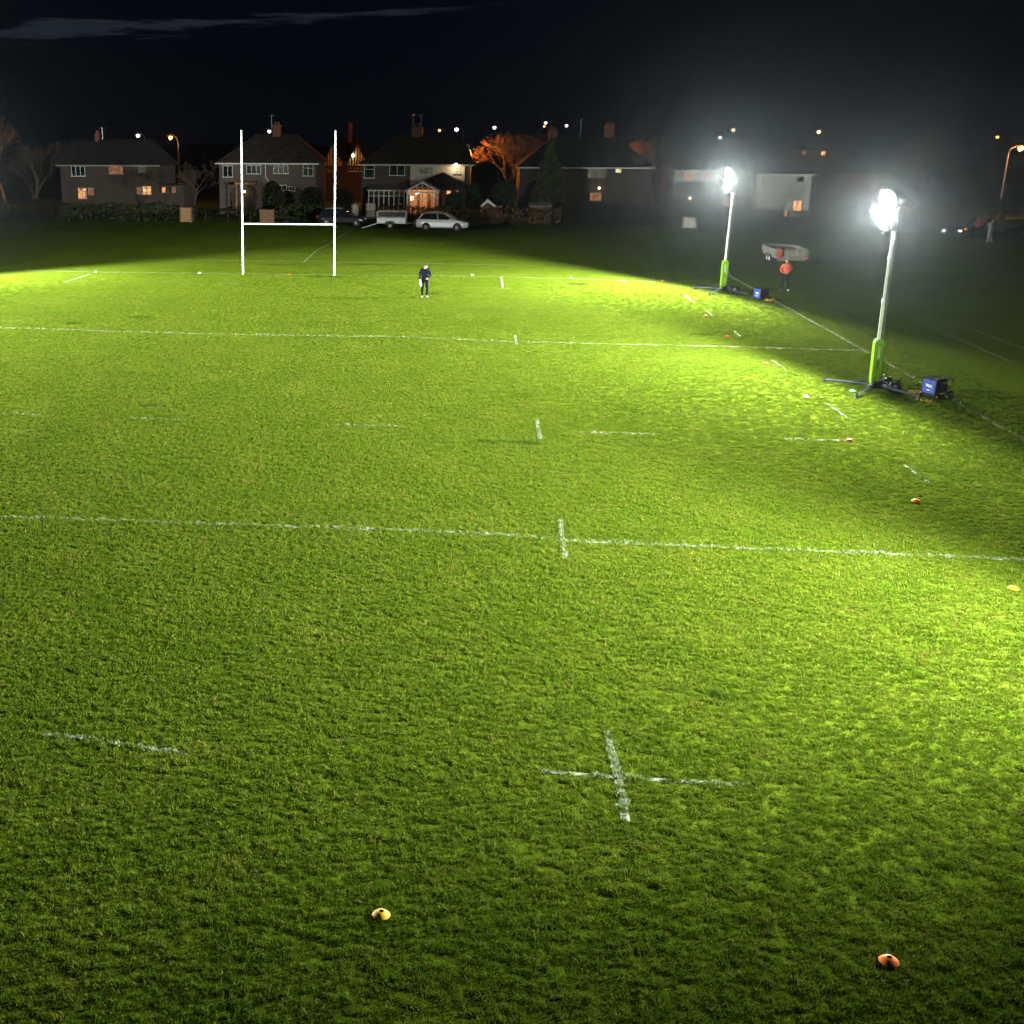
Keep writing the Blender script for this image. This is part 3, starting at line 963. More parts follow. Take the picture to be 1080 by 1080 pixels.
def hand(root_p, d, side, curl):
    """chains of palm, four fingers and a thumb"""
    d = Vector(d).normalized(); p = Vector(root_p)
    s = d.cross(Vector((0, 1, 0)))
    s = (s if s.length > .1 else Vector((1, 0, 0))).normalized()
    nrm = d.cross(s).normalized()
    ch = [[(tuple(p), .026), (tuple(p + d * .05), .034), (tuple(p + d * .09), .034)]]
    fingers = []
    for k, (off, ln) in enumerate(((-.027, .062), (-.009, .072), (.009, .068), (.027, .054))):
        q = p + d * .085 + s * off
        c = [(tuple(q), .009)]
        dd = d.copy()
        for j in range(3):
            dd = (dd + nrm * curl).normalized()
            q = q + dd * ln / 2.2
            c.append((tuple(q), .0088 - j * .001))
        fingers.append(c)
    q = p + d * .03 - s * .03 * side
    fingers.append([(tuple(q), .011), (tuple(q + (d * .6 - s * side * .6).normalized() * .035), .01), (tuple(q + (d - s * side * .4).normalized() * .065), .0088)])
    return ch, fingers


def person(loc, rz, label, J, topmat, legmat, nod, yaw, hairm=None, sc=1.0):
    r = thing('person', label, 'person', loc, rz)
    r.scale = (sc,) * 3
    hip, chest, neck = Vector(J['hip']), Vector(J['chest']), Vector(J['neck'])
    body = []
    body.append([(tuple(hip), (.1, .08)), (tuple(hip.lerp(chest, .5)), (.125, .095)), (tuple(chest), (.145, .105)), (tuple(neck), .055), (tuple(Vector(J['head'])), .05)])
    fing = []
    for s in (0, 1):
        sh, el_, wr = (Vector(q) for q in J['arms'][s])
        body.append([(tuple(chest), (.145, .105)), (tuple(sh), .058), (tuple(el_), .042), (tuple(wr), .03)])
        c, f = hand(wr, wr - el_, -1 if s == 0 else 1, J['curl'][s])
        body += c; fing += f
        th, kn, an = (Vector(q) for q in J['legs'][s])
        body.append([(tuple(hip), (.1, .08)), (tuple(th), .08), (tuple(kn), .056), (tuple(an), .042)])
    skin_obj('body', body + fing, M['skin'], r, 2)
    # clothes follow the body
    up = [[(tuple(hip + Vector((0, 0, -.13))), (.195, .155)), (tuple(hip.lerp(chest, .35)), (.19, .15)), (tuple(chest), (.19, .135)), (tuple(neck + Vector((0, 0, -.02))), .085)]]
    for s in (0, 1):
        sh, el_, wr = (Vector(q) for q in J['arms'][s])
        up.append([(tuple(chest), (.19, .135)), (tuple(sh), .085), (tuple(el_), .062), (tuple(el_.lerp(wr, .95)), .048)])
    skin_obj('jacket', up, topmat, r, 2)
    lo = []
    for s in (0, 1):
        th, kn, an = (Vector(q) for q in J['legs'][s])
        lo.append([(tuple(hip), (.14, .115)), (tuple(th), .105), (tuple(kn), .072), (tuple(an + Vector((0, 0, .0))), .062)])
    skin_obj('trousers', lo, legmat, r, 2)
    for s in (0, 1):
        an = Vector(J['legs'][s][2])
        fd = Vector((J['toe'][s], -1, 0)).normalized()
        c = MB(); pts = [an + fd * -.06 + Vector((0, 0, -.05)), an + fd * .02 + Vector((0, 0, -.04)), an + fd * .12 + Vector((0, 0, -.06)), an + fd * .2 + Vector((0, 0, -.065))]
        pts = [Vector((p.x, p.y, max(p.z, .038))) for p in pts]
        c.path(pts, [.04, .048, .044, .03], 10, flat=.8)
        c.build('shoe', M['shoe'], r, smooth=True)
    head_mesh(r, J['headc'], nod, yaw, hairm or M['hair'])
    return r


pm = at(447.5, 313.5)
J1 = dict(hip=(0, 0, .96), chest=(0, -.03, 1.34), neck=(0, -.06, 1.5), head=(0, -.09, 1.58), headc=(.015, -.135, 1.615),
          arms=[((-.2, -.03, 1.43), (-.27, -.02, 1.15), (-.25, -.1, .91)), ((.2, -.03, 1.43), (.29, -.02, 1.14), (.1, -.23, 1.0))],
          legs=[((-.095, 0, .88), (-.115, -.03, .49), (-.12, .02, .09)), ((.095, 0, .88), (.125, -.04, .49), (.13, -.02, .09))], curl=[.5, .45], toe=[-.25, .25])
person((pm.x, pm.y, 0), .12, 'person in a navy jacket and dark jeans looking down and holding white paper', J1, M['jacket'], M['jeans'], .62, .1)
pp = MB()
pp.add([(.0, -.05, .02), (.05, -.03, .03), (.075, -.03, -.1), (.13, -.0, -.27), (.03, -.07, -.33), (-.01, -.06, -.14)] , [(0, 1, 2, 5), (5, 2, 3, 4)])
pob = pp.build('paper_sheet', M['paper'], loc=(pm.x - .25, pm.y - .13, .9))
so = pob.modifiers.new('thick', 'SOLIDIFY'); so.thickness = .012
tag(pob, 'crumpled white paper held low in the hand of the person in navy', 'paper')

p2_ = at(827, 306.5)
J2 = dict(hip=(0, 0, .95), chest=(0, -.02, 1.33), neck=(0, -.04, 1.5), head=(0, -.05, 1.58), headc=(0, -.07, 1.63),
          arms=[((-.2, 0, 1.43), (-.31, .02, 1.17), (-.2, -.18, 1.02)), ((.2, 0, 1.43), (.3, .0, 1.17), (.12, -.22, 1.05))],
          legs=[((-.1, 0, .88), (-.13, -.03, .49), (-.15, .03, .09)), ((.1, 0, .88), (.15, -.03, .49), (.2, .0, .09))], curl=[.4, .4], toe=[-.3, .4])
person((p2_.x, p2_.y, 0), -.3, 'person in an orange top and dark trousers standing behind the farther floodlight', J2, M['hivis'], M['jeans'], .25, .2, sc=.97)
p3_ = at(1043, 255)
J3 = {k: v for k, v in J2.items()}
person((p3_.x, p3_.y, 0), .5, 'dim person in pale clothes standing by the parked cars under the far hedge', J3, M['trimd'], M['trimd'], .1, 0)
p4_ = at(1037, 253)
person((p4_.x - .2, p4_.y + 1.0, 0), -.4, 'dim person in a dark red top beside the parked cars under the far hedge', J3, mat('maroon_cloth', (.13, .015, .025), .8), M['jeans'], .1, .3)


# ------------------------------------------------------------------ vehicles
def wheel(root, x, y, r, wd, rimm):
    wl = MB().lathe([(r * .62, -wd / 2), (r * .93, -wd / 2), (r, -wd * .3), (r, wd * .3), (r * .93, wd / 2), (r * .62, wd / 2)], (x, y, r), 24, 'y').build('wheel', M['rubber'], root, smooth=True)
    rb = MB().lathe([(r * .63, -wd * .48), (r * .63, wd * .48)], (x, y, r), 24, 'y')
    sgn = -1 if y < 0 else 1
    for k in range(6):
        a = k * PI / 3
        rb.path([(x + r * .1 * math.cos(a), y + sgn * wd * .49, r + r * .1 * math.sin(a)), (x + r * .6 * math.cos(a), y + sgn * wd * .52, r + r * .6 * math.sin(a))], r * .09, 5)
    rb.build('rim', rimm, wl)


def car(label, loc, rz, paint, estate=True, lamps='headlamp', group='cars parked beyond the pitch'):
    r = thing('parked_car', label, 'car', loc, rz, group)
    # body rings along x (front = +x): x, z bottom, z belt, half width
    st = [(-2.3, .42, .82, .7), (-2.22, .3, .93, .8), (-1.7, .24, .98, .87), (-.8, .22, .97, .89), (.4, .22, .95, .89), (1.05, .22, .93, .88), (1.6, .24, .86, .86), (2.1, .27, .74, .78), (2.3, .34, .6, .62)]
    g = MB()
    ring = lambda x, zb, zt, w_: [(x, -w_ * .86, zb), (x, -w_, zb + .12), (x, -w_, (zb + zt) / 2), (x, -w_ * .975, zt - .08), (x, -w_ * .9, zt), (x, 0, zt + .03), (x, w_ * .9, zt), (x, w_ * .975, zt - .08), (x, w_, (zb + zt) / 2), (x, w_, zb + .12), (x, w_ * .86, zb)]
    k = 11
    for s in st: g.v += ring(*s)
    for i in range(len(st) - 1):
        for j in range(k):
            j2 = (j + 1) % k
            g.f.append((i * k + j, i * k + j2, (i + 1) * k + j2, (i + 1) * k + j))
    g.f.append(tuple(range(k))); g.f.append(tuple((len(st) - 1) * k + j for j in range(k))[::-1])
    body = g.build('body', paint, r, smooth=True)
    rear = -2.0 if estate else -1.55
    bot = [(rear - .12, .86), (-1.0, .96), (.3, .95), (1.12, .92)]
    top = [(rear + .28, 1.41), (-.9, 1.46), (-.1, 1.46), (.28, 1.4)]
    gl = MB()
    def sec2(b_, t_): return [(b_[0], -.8, b_[1]), (t_[0], -.62, t_[1]), (t_[0], .62, t_[1]), (b_[0], .8, b_[1])]
    for b_, t_ in zip(bot, top): gl.v += sec2(b_, t_)
    for i in range(3):
        for j in range(4): gl.f.append((i * 4 + j, i * 4 + (j + 1) % 4, i * 4 + 4 + (j + 1) % 4, i * 4 + 4 + j))
    gl.f += [(0, 1, 2, 3), (15, 14, 13, 12)]
    gl.build('windows', M['glass'], r)
    rf = MB()
    rp = [(rear + .2, 1.405), (rear + .32, 1.43), (-.9, 1.48), (-.1, 1.48), (.3, 1.42)]
    for x, z in rp: rf.v += [(x, -.63, z), (x, -.4, z + .035), (x, .4, z + .035), (x, .63, z), (x, .6, z - .03), (x, -.6, z - .03)]
    for i in range(4):
        for j in range(6): rf.f.append((i * 6 + j, i * 6 + (j + 1) % 6, i * 6 + 6 + (j + 1) % 6, i * 6 + 6 + j))
    rf.f += [tuple(range(6)), tuple(24 + j for j in range(6))[::-1]]
    roof = rf.build('roof', paint, r, smooth=True)
    for y in (-1, 1):
        pl = MB()
        pl.path([(1.14, y * .8, .93), (.3, y * .63, 1.42)], .03, 6)
        pl.path([(-.35, y * .815, .95), (-.42, y * .645, 1.45)], .022, 6)
        pl.path([(rear - .1, y * .79, .88), (rear + .26, y * .63, 1.42)], .05, 6)
        pl.build('pillar', paint, r)
        if estate:
            MB().path([(rear + .5, y * .56, 1.47), (rear + .55, y * .56, 1.54), (-.1, y * .56, 1.55), (0, y * .56, 1.5)], .016, 6).build('roof_rail', M['galv'], roof)
        MB().box((.75, y * .93, 1.0), (.12, .16, .12)).build('mirror', paint, r, bevel=.02)
        for x0 in (-.32, .62):
            pass
        MB().box((-.1, y * .905, .84), (.16, .02, .025)).build('handle', M['black'], r)
        MB().box((2.17, y * .58, .64), (.2, .26, .13), .0).build('headlamp', M[lamps], r, bevel=.03)
        MB().box((-2.24, y * .67, .84), (.12, .2, .2)).build('tail_lamp', M['redlamp'], r, bevel=.02)
        for x in (-1.36, 1.36):
            MB().lathe([(.36, -.02), (.36, .02)], (x, y * .88, .34), 22, 'y').build('wheel_arch', M['rubber'], r)
            wheel(r, x, y * .83, .32, .2, M['rim'])
    MB().box((2.29, 0, .45), (.06, .8, .14)).build('grille', M['black'], r)
    MB().box((-2.31, 0, .6), (.02, .5, .11)).build('number_plate', M['cone_y'], r)
    return r


ca, cb = at(440, 243), at(493.5, 244)
cc = (ca + cb) / 2
car('silver estate car with roof rails parked broadside, towing the caged trailer', (cc.x, cc.y + .8, 0), math.atan2(cb.y - ca.y, cb.x - ca.x), M['silver'])
da, db = at(333, 238.5), at(387, 238)
dc_ = (da + db) / 2
car('dark car parked broadside behind the goal posts', (dc_.x, dc_.y + .6, 0), 0.02, M['darkcar'])
for u, v, rz, lab, pt, lp in ((976, 249.5, -2.3, 'grey car parked under the far hedge behind the closer floodlight', 'greycar', 'headlamp'),
                              (1012, 252, -1.9, 'car with a bright headlamp facing the pitch under the far hedge', 'darkcar', 'headon'),
                              (1027, 250, -2.2, 'dark car with a small amber lamp beside the dim people', 'darkcar', 'amberon')):
    p = at(u, v)
    car(lab, (p.x, p.y + 2, 0), rz, M[pt], False, lp)

# caged trailer behind the estate car
ta, tb = at(397.5, 241), at(427.5, 241.6)
tl_ = tb.x - ta.x
tr_ = thing('caged_trailer', 'grey box trailer with an open mesh top and ramp lowered behind the silver estate', 'trailer', ((ta.x + tb.x) / 2, (ta.y + tb.y) / 2 + .7, 0), 0)
h2 = tl_ / 2
MB().bx(-h2, h2, -.65, .65, .46, .54).build('bed', M['galv'], tr_)
for s in (-1, 1):
    MB().bx(-h2 + .03, h2 - .03, s * .66 - .02, s * .66 + .02, .5, .92).build('side_panel', M['galv'], tr_)
fr = MB()
for x in (-h2, h2):
    for y in (-.67, .67): fr.path([(x, y, .4), (x, y, 1.52)], .045, 6)
    fr.path([(x, -.67, 1.5), (x, .67, 1.5)], .035, 6)
for y in (-.67, .67):
    for z in (.95, 1.5): fr.path([(-h2, y, z), (h2, y, z)], .035, 6)
fr.build('frame', M['gate'], tr_)
ms_ = MB()
for k in range(1, 14):
    x = -h2 + tl_ * k / 14
    for y in (-.67, .67): ms_.path([(x, y, .96), (x, y, 1.49)], .007, 4)
for k in range(1, 6):
    for y in (-.67, .67): ms_.path([(-h2, y, .95 + k * .09), (h2, y, .95 + k * .09)], .007, 4)
ms_.build('mesh_sides', M['galv'], tr_)
rmp = MB().add([(-h2 - .02, -.6, .47), (-h2 - .02, .6, .47), (-h2 - 1.35, .6, .05), (-h2 - 1.35, -.6, .05)], [(0, 1, 2, 3)]).build('ramp', M['galv'], tr_)
sm_ = rmp.modifiers.new('t', 'SOLIDIFY'); sm_.thickness = .05
for y in (-.75, .75):
    wheel(tr_, -.1, y, .28, .18, M['white'])
    MB().path([(-.5, y, .42), (-.36, y, .6), (.16, y, .6), (.3, y, .42)], .03, 6, flat=3).build('mudguard', M['black'], tr_)
MB().path([(h2, -.45, .46), (h2 + .85, 0, .44)], .035, 6).path([(h2, .45, .46), (h2 + .85, 0, .44)], .035, 6).path([(h2 + .8, 0, .44), (h2 + 1.15, 0, .46)], .04, 6).path([(h2 + .75, 0, .1), (h2 + .75, 0, .7)], .03, 6).build('drawbar', M['galv'], tr_)
MB().box((h2 + .02, -.6, .8), (.06, .1, .12)).build('tail_lamp', M['redlamp'], tr_)

# flat dropside trailer
fa = at(817.5, 280)
ft = thing('flat_trailer', 'pale dropside trailer standing empty behind the person in the orange top', 'trailer', (fa.x + 1.05, fa.y + .2, 0), .0)
MB().bx(-1.0, 1.0, 0, 4.1, .56, .64).build('bed', M['woodd'], ft)
for nm, bxs in (('tail_board', (-1.0, 1.0, -.03, .02)), ('front_board', (-1.0, 1.0, 4.1, 4.15))):
    MB().bx(*bxs, .6, 1.0).bx(bxs[0] - .01, bxs[1] + .01, bxs[2] - .01, bxs[3] + .01, .96, 1.02).build(nm, M['oldboard'], ft)
for s in (-1, 1):
    MB().bx(s * 1.03 - .02, s * 1.03 + .02, 0.03, 4.08, .6, 1.0).build('side_board', M['oldboard'], ft)
MB().bx(-.9, .9, -.06, -.035, .3, .58).build('under_run_panel', M['oldboard'], ft)
for s in (-1, 1):
    MB().bx(s * .9 - .06, s * .9 + .06, .1, 4.0, .42, .55).build('chassis_rail', M['galv'], ft)
    for y in (1.75, 2.45):
        wl = MB().lathe([(.16, -.08), (.27, -.08), (.29, -.05), (.29, .05), (.27, .08), (.16, .08)], (s * .95, y, .29), 20, 'x').build('wheel', M['rubber'], ft, smooth=True)
        MB().lathe([(.16, -.085), (.16, .085)], (s * .95, y, .29), 16, 'x').build('rim', M['white'], wl)
    MB().box((s * .82, -.08, .46), (.24, .04, .1)).build('tail_lamp', M['redlamp'], ft)
MB().path([(-.5, 4.1, .5), (0, 5.4, .5)], .04, 6).path([(.5, 4.1, .5), (0, 5.4, .5)], .04, 6).path([(0, 5.3, .05), (0, 5.3, .75)], .03, 6).build('drawbar', M['galv'], ft)
vb = MB()
for i in range(6):
    for j in range(5):
        yy = -.05 - .02 * math.sin(i * 1.7); vb.v.append((-1.0 + j * .1, yy - .02 * math.cos(j * 2), 1.05 - i * .09 - .02 * math.sin(j)))
for i in range(5):
    for j in range(4): a = i * 5 + j; vb.f.append((a, a + 1, a + 6, a + 5))
vo = vb.build('orange_vest', M['hivis'], loc=(fa.x + 1.05, fa.y + .2, 0), smooth=True)
vo.modifiers.new('t', 'SOLIDIFY').thickness = .02
tag(vo, 'bright orange vest hung over the corner of the flat trailer', 'vest')


# ------------------------------------------------------------------ foliage and trees
def leaves(g, n, fn, size, rnd):
    for _ in range(n):
        c = fn(rnd)
        if c is None: continue
        a = Vector((rnd.gauss(0, 1), rnd.gauss(0, 1), rnd.gauss(0, 1))).normalized()
        b_ = a.orthogonal().normalized(); c2 = a.cross(b_)
        s = size * rnd.uniform(.5, 1.5)
        c = Vector(c)
        g.add([c + b_ * s, c + c2 * s * .5, c - b_ * s, c - c2 * s * .5], [(0, 1, 2, 3)])


def hedge(u0, u1, vt, Y, dp, m, label, name='hedge', size=.14, dens=70):
    x0 = W(u0, vt, Y)[0]; x1, zt = W(u1, vt, Y)
    rnd = random.Random(int(u0 * 7 + 3))
    ph = rnd.random() * 9
    root = thing(name, label, 'hedge', ((x0 + x1) / 2, Y + dp / 2, 0), 0, 'garden hedges along the far edge of the field')
    hw = (x1 - x0) / 2
    top = lambda x: zt * (.9 + .07 * math.sin(x * 1.3 + ph) + .05 * math.sin(x * 3.7 + ph * 2))

    def fn(r):
        x = r.uniform(-hw, hw); t = top(x)
        k = r.random()
        if k < .55: return (x, -dp / 2 + abs(r.gauss(0, .12)), r.uniform(.02, t))
        if k < .8: return (x, r.uniform(-dp / 2, dp / 2), t - abs(r.gauss(0, .14)) + (.25 * r.random() if r.random() < .1 else 0))
        return (x, r.uniform(-dp / 2, dp / 2), r.uniform(.1, t))
    g = MB(); leaves(g, int(dens * 2 * hw * zt), fn, size, rnd)
    g.build('foliage', m, root)
    s = MB()
    for k in range(max(2, int(hw * 1.2))):
        x = -hw + 2 * hw * (k + .5) / max(2, int(hw * 1.2))
        s.path([(x, 0, 0), (x + .1, .05, zt * .5), (x - .05, 0, zt * .85)], [.06, .04, .015], 5)
    s.build('stems', M['bark'], root)
    return root


def bare_tree(loc, h, spread, label, bark, seed, lean=0, depth=6, fork=.3, tw=.012):
    rnd = random.Random(seed)
    root = thing('bare_tree', label, 'tree', loc)
    tg, cg = MB(), MB()

    def grow(p, d, ln, r, k):
        n_ = 3
        pts = [p]; q = p.copy(); dd = d.copy()
        for i in range(n_):
            dd = (dd + Vector((rnd.gauss(0, .13), rnd.gauss(0, .13), rnd.gauss(0, .08) + .03))).normalized()
            q = q + dd * ln / n_; pts.append(q.copy())
        r1 = max(r * .62, tw * .7)
        (tg if k < 2 else cg).path(pts, [r + (r1 - r) * i / n_ for i in range(n_ + 1)], 6 if k < 3 else 3, cap=False)
        if k >= depth: return
        for c in range(3 if k else 4):
            a = rnd.random() * 2 * PI
            s = rnd.uniform(.35, .95) * spread
            o = dd.orthogonal().normalized(); o2 = dd.cross(o)
            nd = (dd + (o * math.cos(a) + o2 * math.sin(a)) * s + Vector((0, 0, .1))).normalized()
            st_ = pts[-1] if c == 0 or rnd.random() < .5 else pts[rnd.choice((-2, -1))]
            grow(st_, nd, ln * rnd.uniform(.62, .86), r1 * rnd.uniform(.6, .85), k + 1)
    grow(Vector((0, 0, -.05)), Vector((lean, 0, 1)).normalized(), h * fork, h * .022, 0)
    tg.build('trunk', bark, root, smooth=True)
    cg.build('crown', bark, root)
    return root


def leafy(u, vt, vb, uw, Y, m, label, shape, n_, size, name, zb=0):
    x, zt = W(u, vt, Y); xw = abs(W(u + uw, vt, Y)[0] - x)
    z0 = max(0, W(u, vb, Y)[1]) if zb is None else zb
    rnd = random.Random(int(u * 13))
    root = thing(name, label, 'tree' if 'tree' in name or 'conifer' in name else 'bush', (x, Y, 0))
    H = zt - z0

    def fn(r):
        t = r.random() ** .8
        a = r.random() * 2 * PI
        if shape == 'cone': rad = xw * (1 - t) ** .85 * (.95 + .2 * math.sin(a * 5 + t * 17)) + .05
        else: rad = xw * math.sqrt(max(0, 1 - (2 * t - 1) ** 2)) * (.92 + .14 * math.sin(a * 4 + t * 9))
        rr = rad * (r.random() ** .35)
        return (rr * math.cos(a), rr * math.sin(a), z0 + .05 + t * H)
    g = MB(); leaves(g, n_, fn, size, rnd)
    g.build('crown', m, root)
    MB().path([(0, 0, -.05), (.02, 0, zt * .5), (0, 0, zt * .9)], [.14, .1, .03], 7).build('trunk', M['bark'], root)
    return root


# ------------------------------------------------------------------ houses
def window(root, Yh, ox, u0, u1, v0, v1, pane, cols=2, trans=0, frame='trim', fw=.055, proud=0., Y=None, name='window'):
    Y = Yh if Y is None else Y
    x0, z1 = W(u0, v0, Y); x1, z0 = W(u1, v1, Y)
    x0 -= ox; x1 -= ox; yl = Y - Yh
    f = MB()
    f.bx(x0, x1, yl - .06, yl + .03, z1 - fw, z1).bx(x0 - .05, x1 + .05, yl - .12, yl + .03, z0 - .02, z0 + fw)
    f.bx(x0, x0 + fw, yl - .06, yl + .03, z0 + fw, z1 - fw).bx(x1 - fw, x1, yl - .06, yl + .03, z0 + fw, z1 - fw)
    for k in range(1, cols):
        x = x0 + (x1 - x0) * k / cols
        f.bx(x - fw / 2, x + fw / 2, yl - .055, yl + .03, z0 + fw, z1 - fw)
    for k in range(1, trans + 1):
        z = z0 + (z1 - z0) * (k / (trans + 1) if trans > 1 else .68)
        f.bx(x0 + fw, x1 - fw, yl - .05, yl + .028, z - fw * .4, z + fw * .4)
    fo = f.build(name, M[frame], root)
    MB().bx(x0 + fw * .5, x1 - fw * .5, yl - .018, yl + .02, z0 + fw * .5, z1 - fw * .5).build('pane', M[pane], fo)
    return fo


def hip_roof(x0, x1, y0, y1, ze, r0, r1, zr, th=.14):
    ym = (y0 + y1) / 2
    vs = [(x0, y0, ze), (x1, y0, ze), (x1, y1, ze), (x0, y1, ze), (r0, ym, zr), (r1, ym, zr), (x0, y0, ze - th), (x1, y0, ze - th), (x1, y1, ze - th), (x0, y1, ze - th)]
    return MB().add(vs, [(0, 1, 5, 4), (1, 2, 5), (2, 3, 4, 5), (3, 0, 4), (0, 6, 7, 1), (1, 7, 8, 2), (2, 8, 9, 3), (3, 9, 6, 0), (6, 9, 8, 7)])


def house(label, Y, dp, uL, uR, vE, rL, rR, vR, wallm, roofm, wins=(), chim=(), aer=(), group='houses behind the field', trim='trim'):
    x0, ze = W(uL, vE, Y); x1 = W(uR, vE, Y)[0]
    ox = (x0 + x1) / 2
    r0, zr = W(rL, vR, Y + dp / 2); r1 = W(rR, vR, Y + dp / 2)[0]
    root = thing('house', label, 'house', (ox, Y, 0), 0, group)
    a, b_ = x0 - ox, x1 - ox
    MB().bx(a + .35, b_ - .35, 0, dp, 0, ze - .1).build('wall', M[wallm], root)
    rf = hip_roof(a, b_, -.4, dp + .4, ze, r0 - ox, r1 - ox, zr).build('roof', M[roofm], root)
    MB().bx(a, b_, -.5, -.405, ze - .16, ze - .02).build('gutter', M[trim], rf)
    for uc0, uc1, vt in chim:
        c0, zt = W(uc0, vt, Y + dp / 2); c1 = W(uc1, vt, Y + dp / 2)[0]
        c0 -= ox; c1 -= ox
        ch = MB().bx(c0, c1, dp / 2 - .4, dp / 2 + .4, zr - .9, zt).bx(c0 - .06, c1 + .06, dp / 2 - .46, dp / 2 + .46, zt - .12, zt - .02).build('chimney', M['redbrick'], rf)
        for k in range(2):
            MB().lathe([(.13, zt), (.11, zt + .3), (.13, zt + .34)], (c0 + (c1 - c0) * (.3 + .4 * k), dp / 2, 0), 10).build('chimney_pot', M['redbrick'], ch)
    for ua, vt, vb in aer:
        xa, zt = W(ua, vt, Y + dp / 2); zb = W(ua, vb, Y + dp / 2)[1]
        xa -= ox
        ag = MB().path([(xa, dp / 2 - .3, zb - .3), (xa, dp / 2 - .3, zt)], .035, 6)
        ag.path([(xa - .1, dp / 2 - .9, zt - .1), (xa + .1, dp / 2 + .5, zt - .1)], .02, 5)
        for k in range(5): ag.path([(xa - .3, dp / 2 - .8 + k * .26, zt - .1), (xa + .3, dp / 2 - .8 + k * .26, zt - .1)], .012, 4)
        ag.build('aerial', M['galv'], rf)
    for wv in wins:
        window(root, Y, ox, *wv[:4], wv[4], *(wv[5:]))
    return root, ox, ze, zr


def porch_lamp(root, Yh, ox, u, v, Y, r=.12, m='porch', en=None):
    x, z = W(u, v, Y)
    MB().ball((x - ox, Y - Yh, z), r, 8).build('porch_lamp', M[m], root, smooth=True)
    if en:
        ld = bpy.data.lights.new('porch_light', 'POINT'); ld.energy = en; ld.color = (1, .75, .42); ld.shadow_soft_size = .1
        o = bpy.data.objects.new('porch_light', ld); COL.objects.link(o); o.location = (x, Y - .25, z - .1)


HY = 107.0
# house one
r_, ox, ze, zr = house('dark semi-detached house at the left with several lit orange windows', HY, 8, 60, 170, 173.5, 76, 160, 147, 'brick', 'tilesd',
      [(75, 90, 175, 186, 'glass', 3, 0, 'trim'), (114.5, 130, 173.6, 184, 'lit_d', 3, 0, 'trimd'), (146, 153.5, 173.6, 181.5, 'lit_g', 2, 0, 'trimd'),
       (82, 92, 198, 210, 'lit_o', 2, 1, 'trimd'), (92.6, 99, 198, 206, 'lit_d', 2, 1, 'trimd'), (144, 149.5, 197, 205, 'lit_d', 1, 1, 'trimd'), (150, 160, 196, 205.5, 'lit_o', 2, 1, 'trimd'),
       (170.5, 175, 197, 203.5, 'lit_o', 1, 0, 'trimd'), (181, 185.5, 197, 203, 'lit_d', 1, 0, 'trimd')], [(101, 104, 141)], [(108.5, 134, 144)], trim='trimd')
MB().bx(W(168, 190, HY)[0] - ox - .4, W(193, 190, HY)[0] - ox, .3, 6, 0, 2.9).build('side_extension', M['brick'], r_)
# house two
r_, ox, ze, zr = house('brown pebbledashed semi-detached house with a hipped roof behind the goal posts', HY, 8.5, 227.5, 337, 171.5, 270, 313, 141.5, 'pebble', 'tiles',
      [(235, 245.5, 174.5, 187, 'glass', 2, 0), (260, 275.5, 174, 183.5, 'glass', 3, 0), (288.5, 304, 172.8, 183.2, 'glass', 3, 0), (319.5, 330.5, 173.2, 185.8, 'glass', 2, 1), (304.5, 311.5, 196.5, 201.5, 'glass', 2, 0)],
      [(288, 296, 132)], [(286.8, 121, 132)])
x0, z0 = W(247.5, 193, HY - 2.5); x1, _ = W(270.5, 193, HY - 2.5)
pg = MB().bx(x0 - ox, x1 - ox, -2.6, -.01, z0 - .14, z0 + .06)
pg.build('porch_canopy', M['wood'], r_)
MB().bx(x1 - ox - .32, x1 - ox - .18, -2.5, -2.36, 0, z0 - .15).bx(x0 - ox + .1, x0 - ox + .24, -2.5, -2.36, 0, z0 - .15).build('porch_post', M['wood'], r_)
porch_lamp(r_, HY, ox, 257.8, 202, HY - .3, .11, en=6)
xd, zd = W(280, 173, HY)
MB().path([(xd - ox, -.08, zd), (xd - ox, -.08, zd - 1.35), (xd - ox + .38, -.08, zd - 1.8), (xd - ox + .42, -.08, .1)], .05, 6).build('drainpipe', M['trim'], r_)
window(r_, HY, ox, 291, 302.5, 195, 201, 'glass', 2, 0, 'trim')
# house three (semi: brown half, cream half)
r_, ox, ze, zr = house('semi-detached house with one cream rendered half and a lit orange conservatory', HY, 9, 378, 500, 172.8, 418, 487, 142, 'pebble', 'tiles',
      [(384.3, 395, 174.2, 188, 'glass', 1, 1, 'white'), (411, 427, 174, 185.3, 'glass', 2, 0, 'white')],
      [(434.5, 446, 134)], [(436, 120, 133), (444.5, 120.5, 133)])
xa = W(433, 180, HY)[0] - ox; xb = W(489.5, 180, HY)[0] - ox
MB().bx(xa, xb, -.06, .3, 0, ze - .14).build('cream_wall', M['cream'], r_)
MB().bx(xa - .1, xa - .02, -.1, .1, 0, ze - .14).build('drainpipe', M['black'], r_)
MB().bx(xb - .08, xb + .08, -.12, -.065, .0, ze - .15).build('corner_pipe', M['trim'], r_)
window(r_, HY, ox, 442, 456.5, 176, 184.3, 'lit_g', 3, 0, 'trim', Y=HY - .06)
window(r_, HY, ox, 479.5, 485.5, 176.5, 183, 'lit_y', 1, 1, 'trim', Y=HY - .06)
porch_lamp(r_, HY, ox, 481, 174.3, HY - .35, .2, en=60)
# dormer in the hip
xd0, zd1 = W(478, 153, HY + 4); xd1, zd0 = W(495, 166, HY + 4)
dm = MB().bx(xd0 - ox + .1, xd1 - ox - .1, 3.4, 6, zd0 - .2, zd1 - .1).build('dormer', M['tilesd'], r_)
MB().bx(xd0 - ox, xd1 - ox, 3.2, 6.2, zd1 - .1, zd1 + .06).build('dormer_roof', M['trim'], dm)
MB().bx(xd1 - ox - .14, xd1 - ox, 3.3, 3.42, zd0, zd1 - .1).build('dormer_trim', M['trim'], dm)
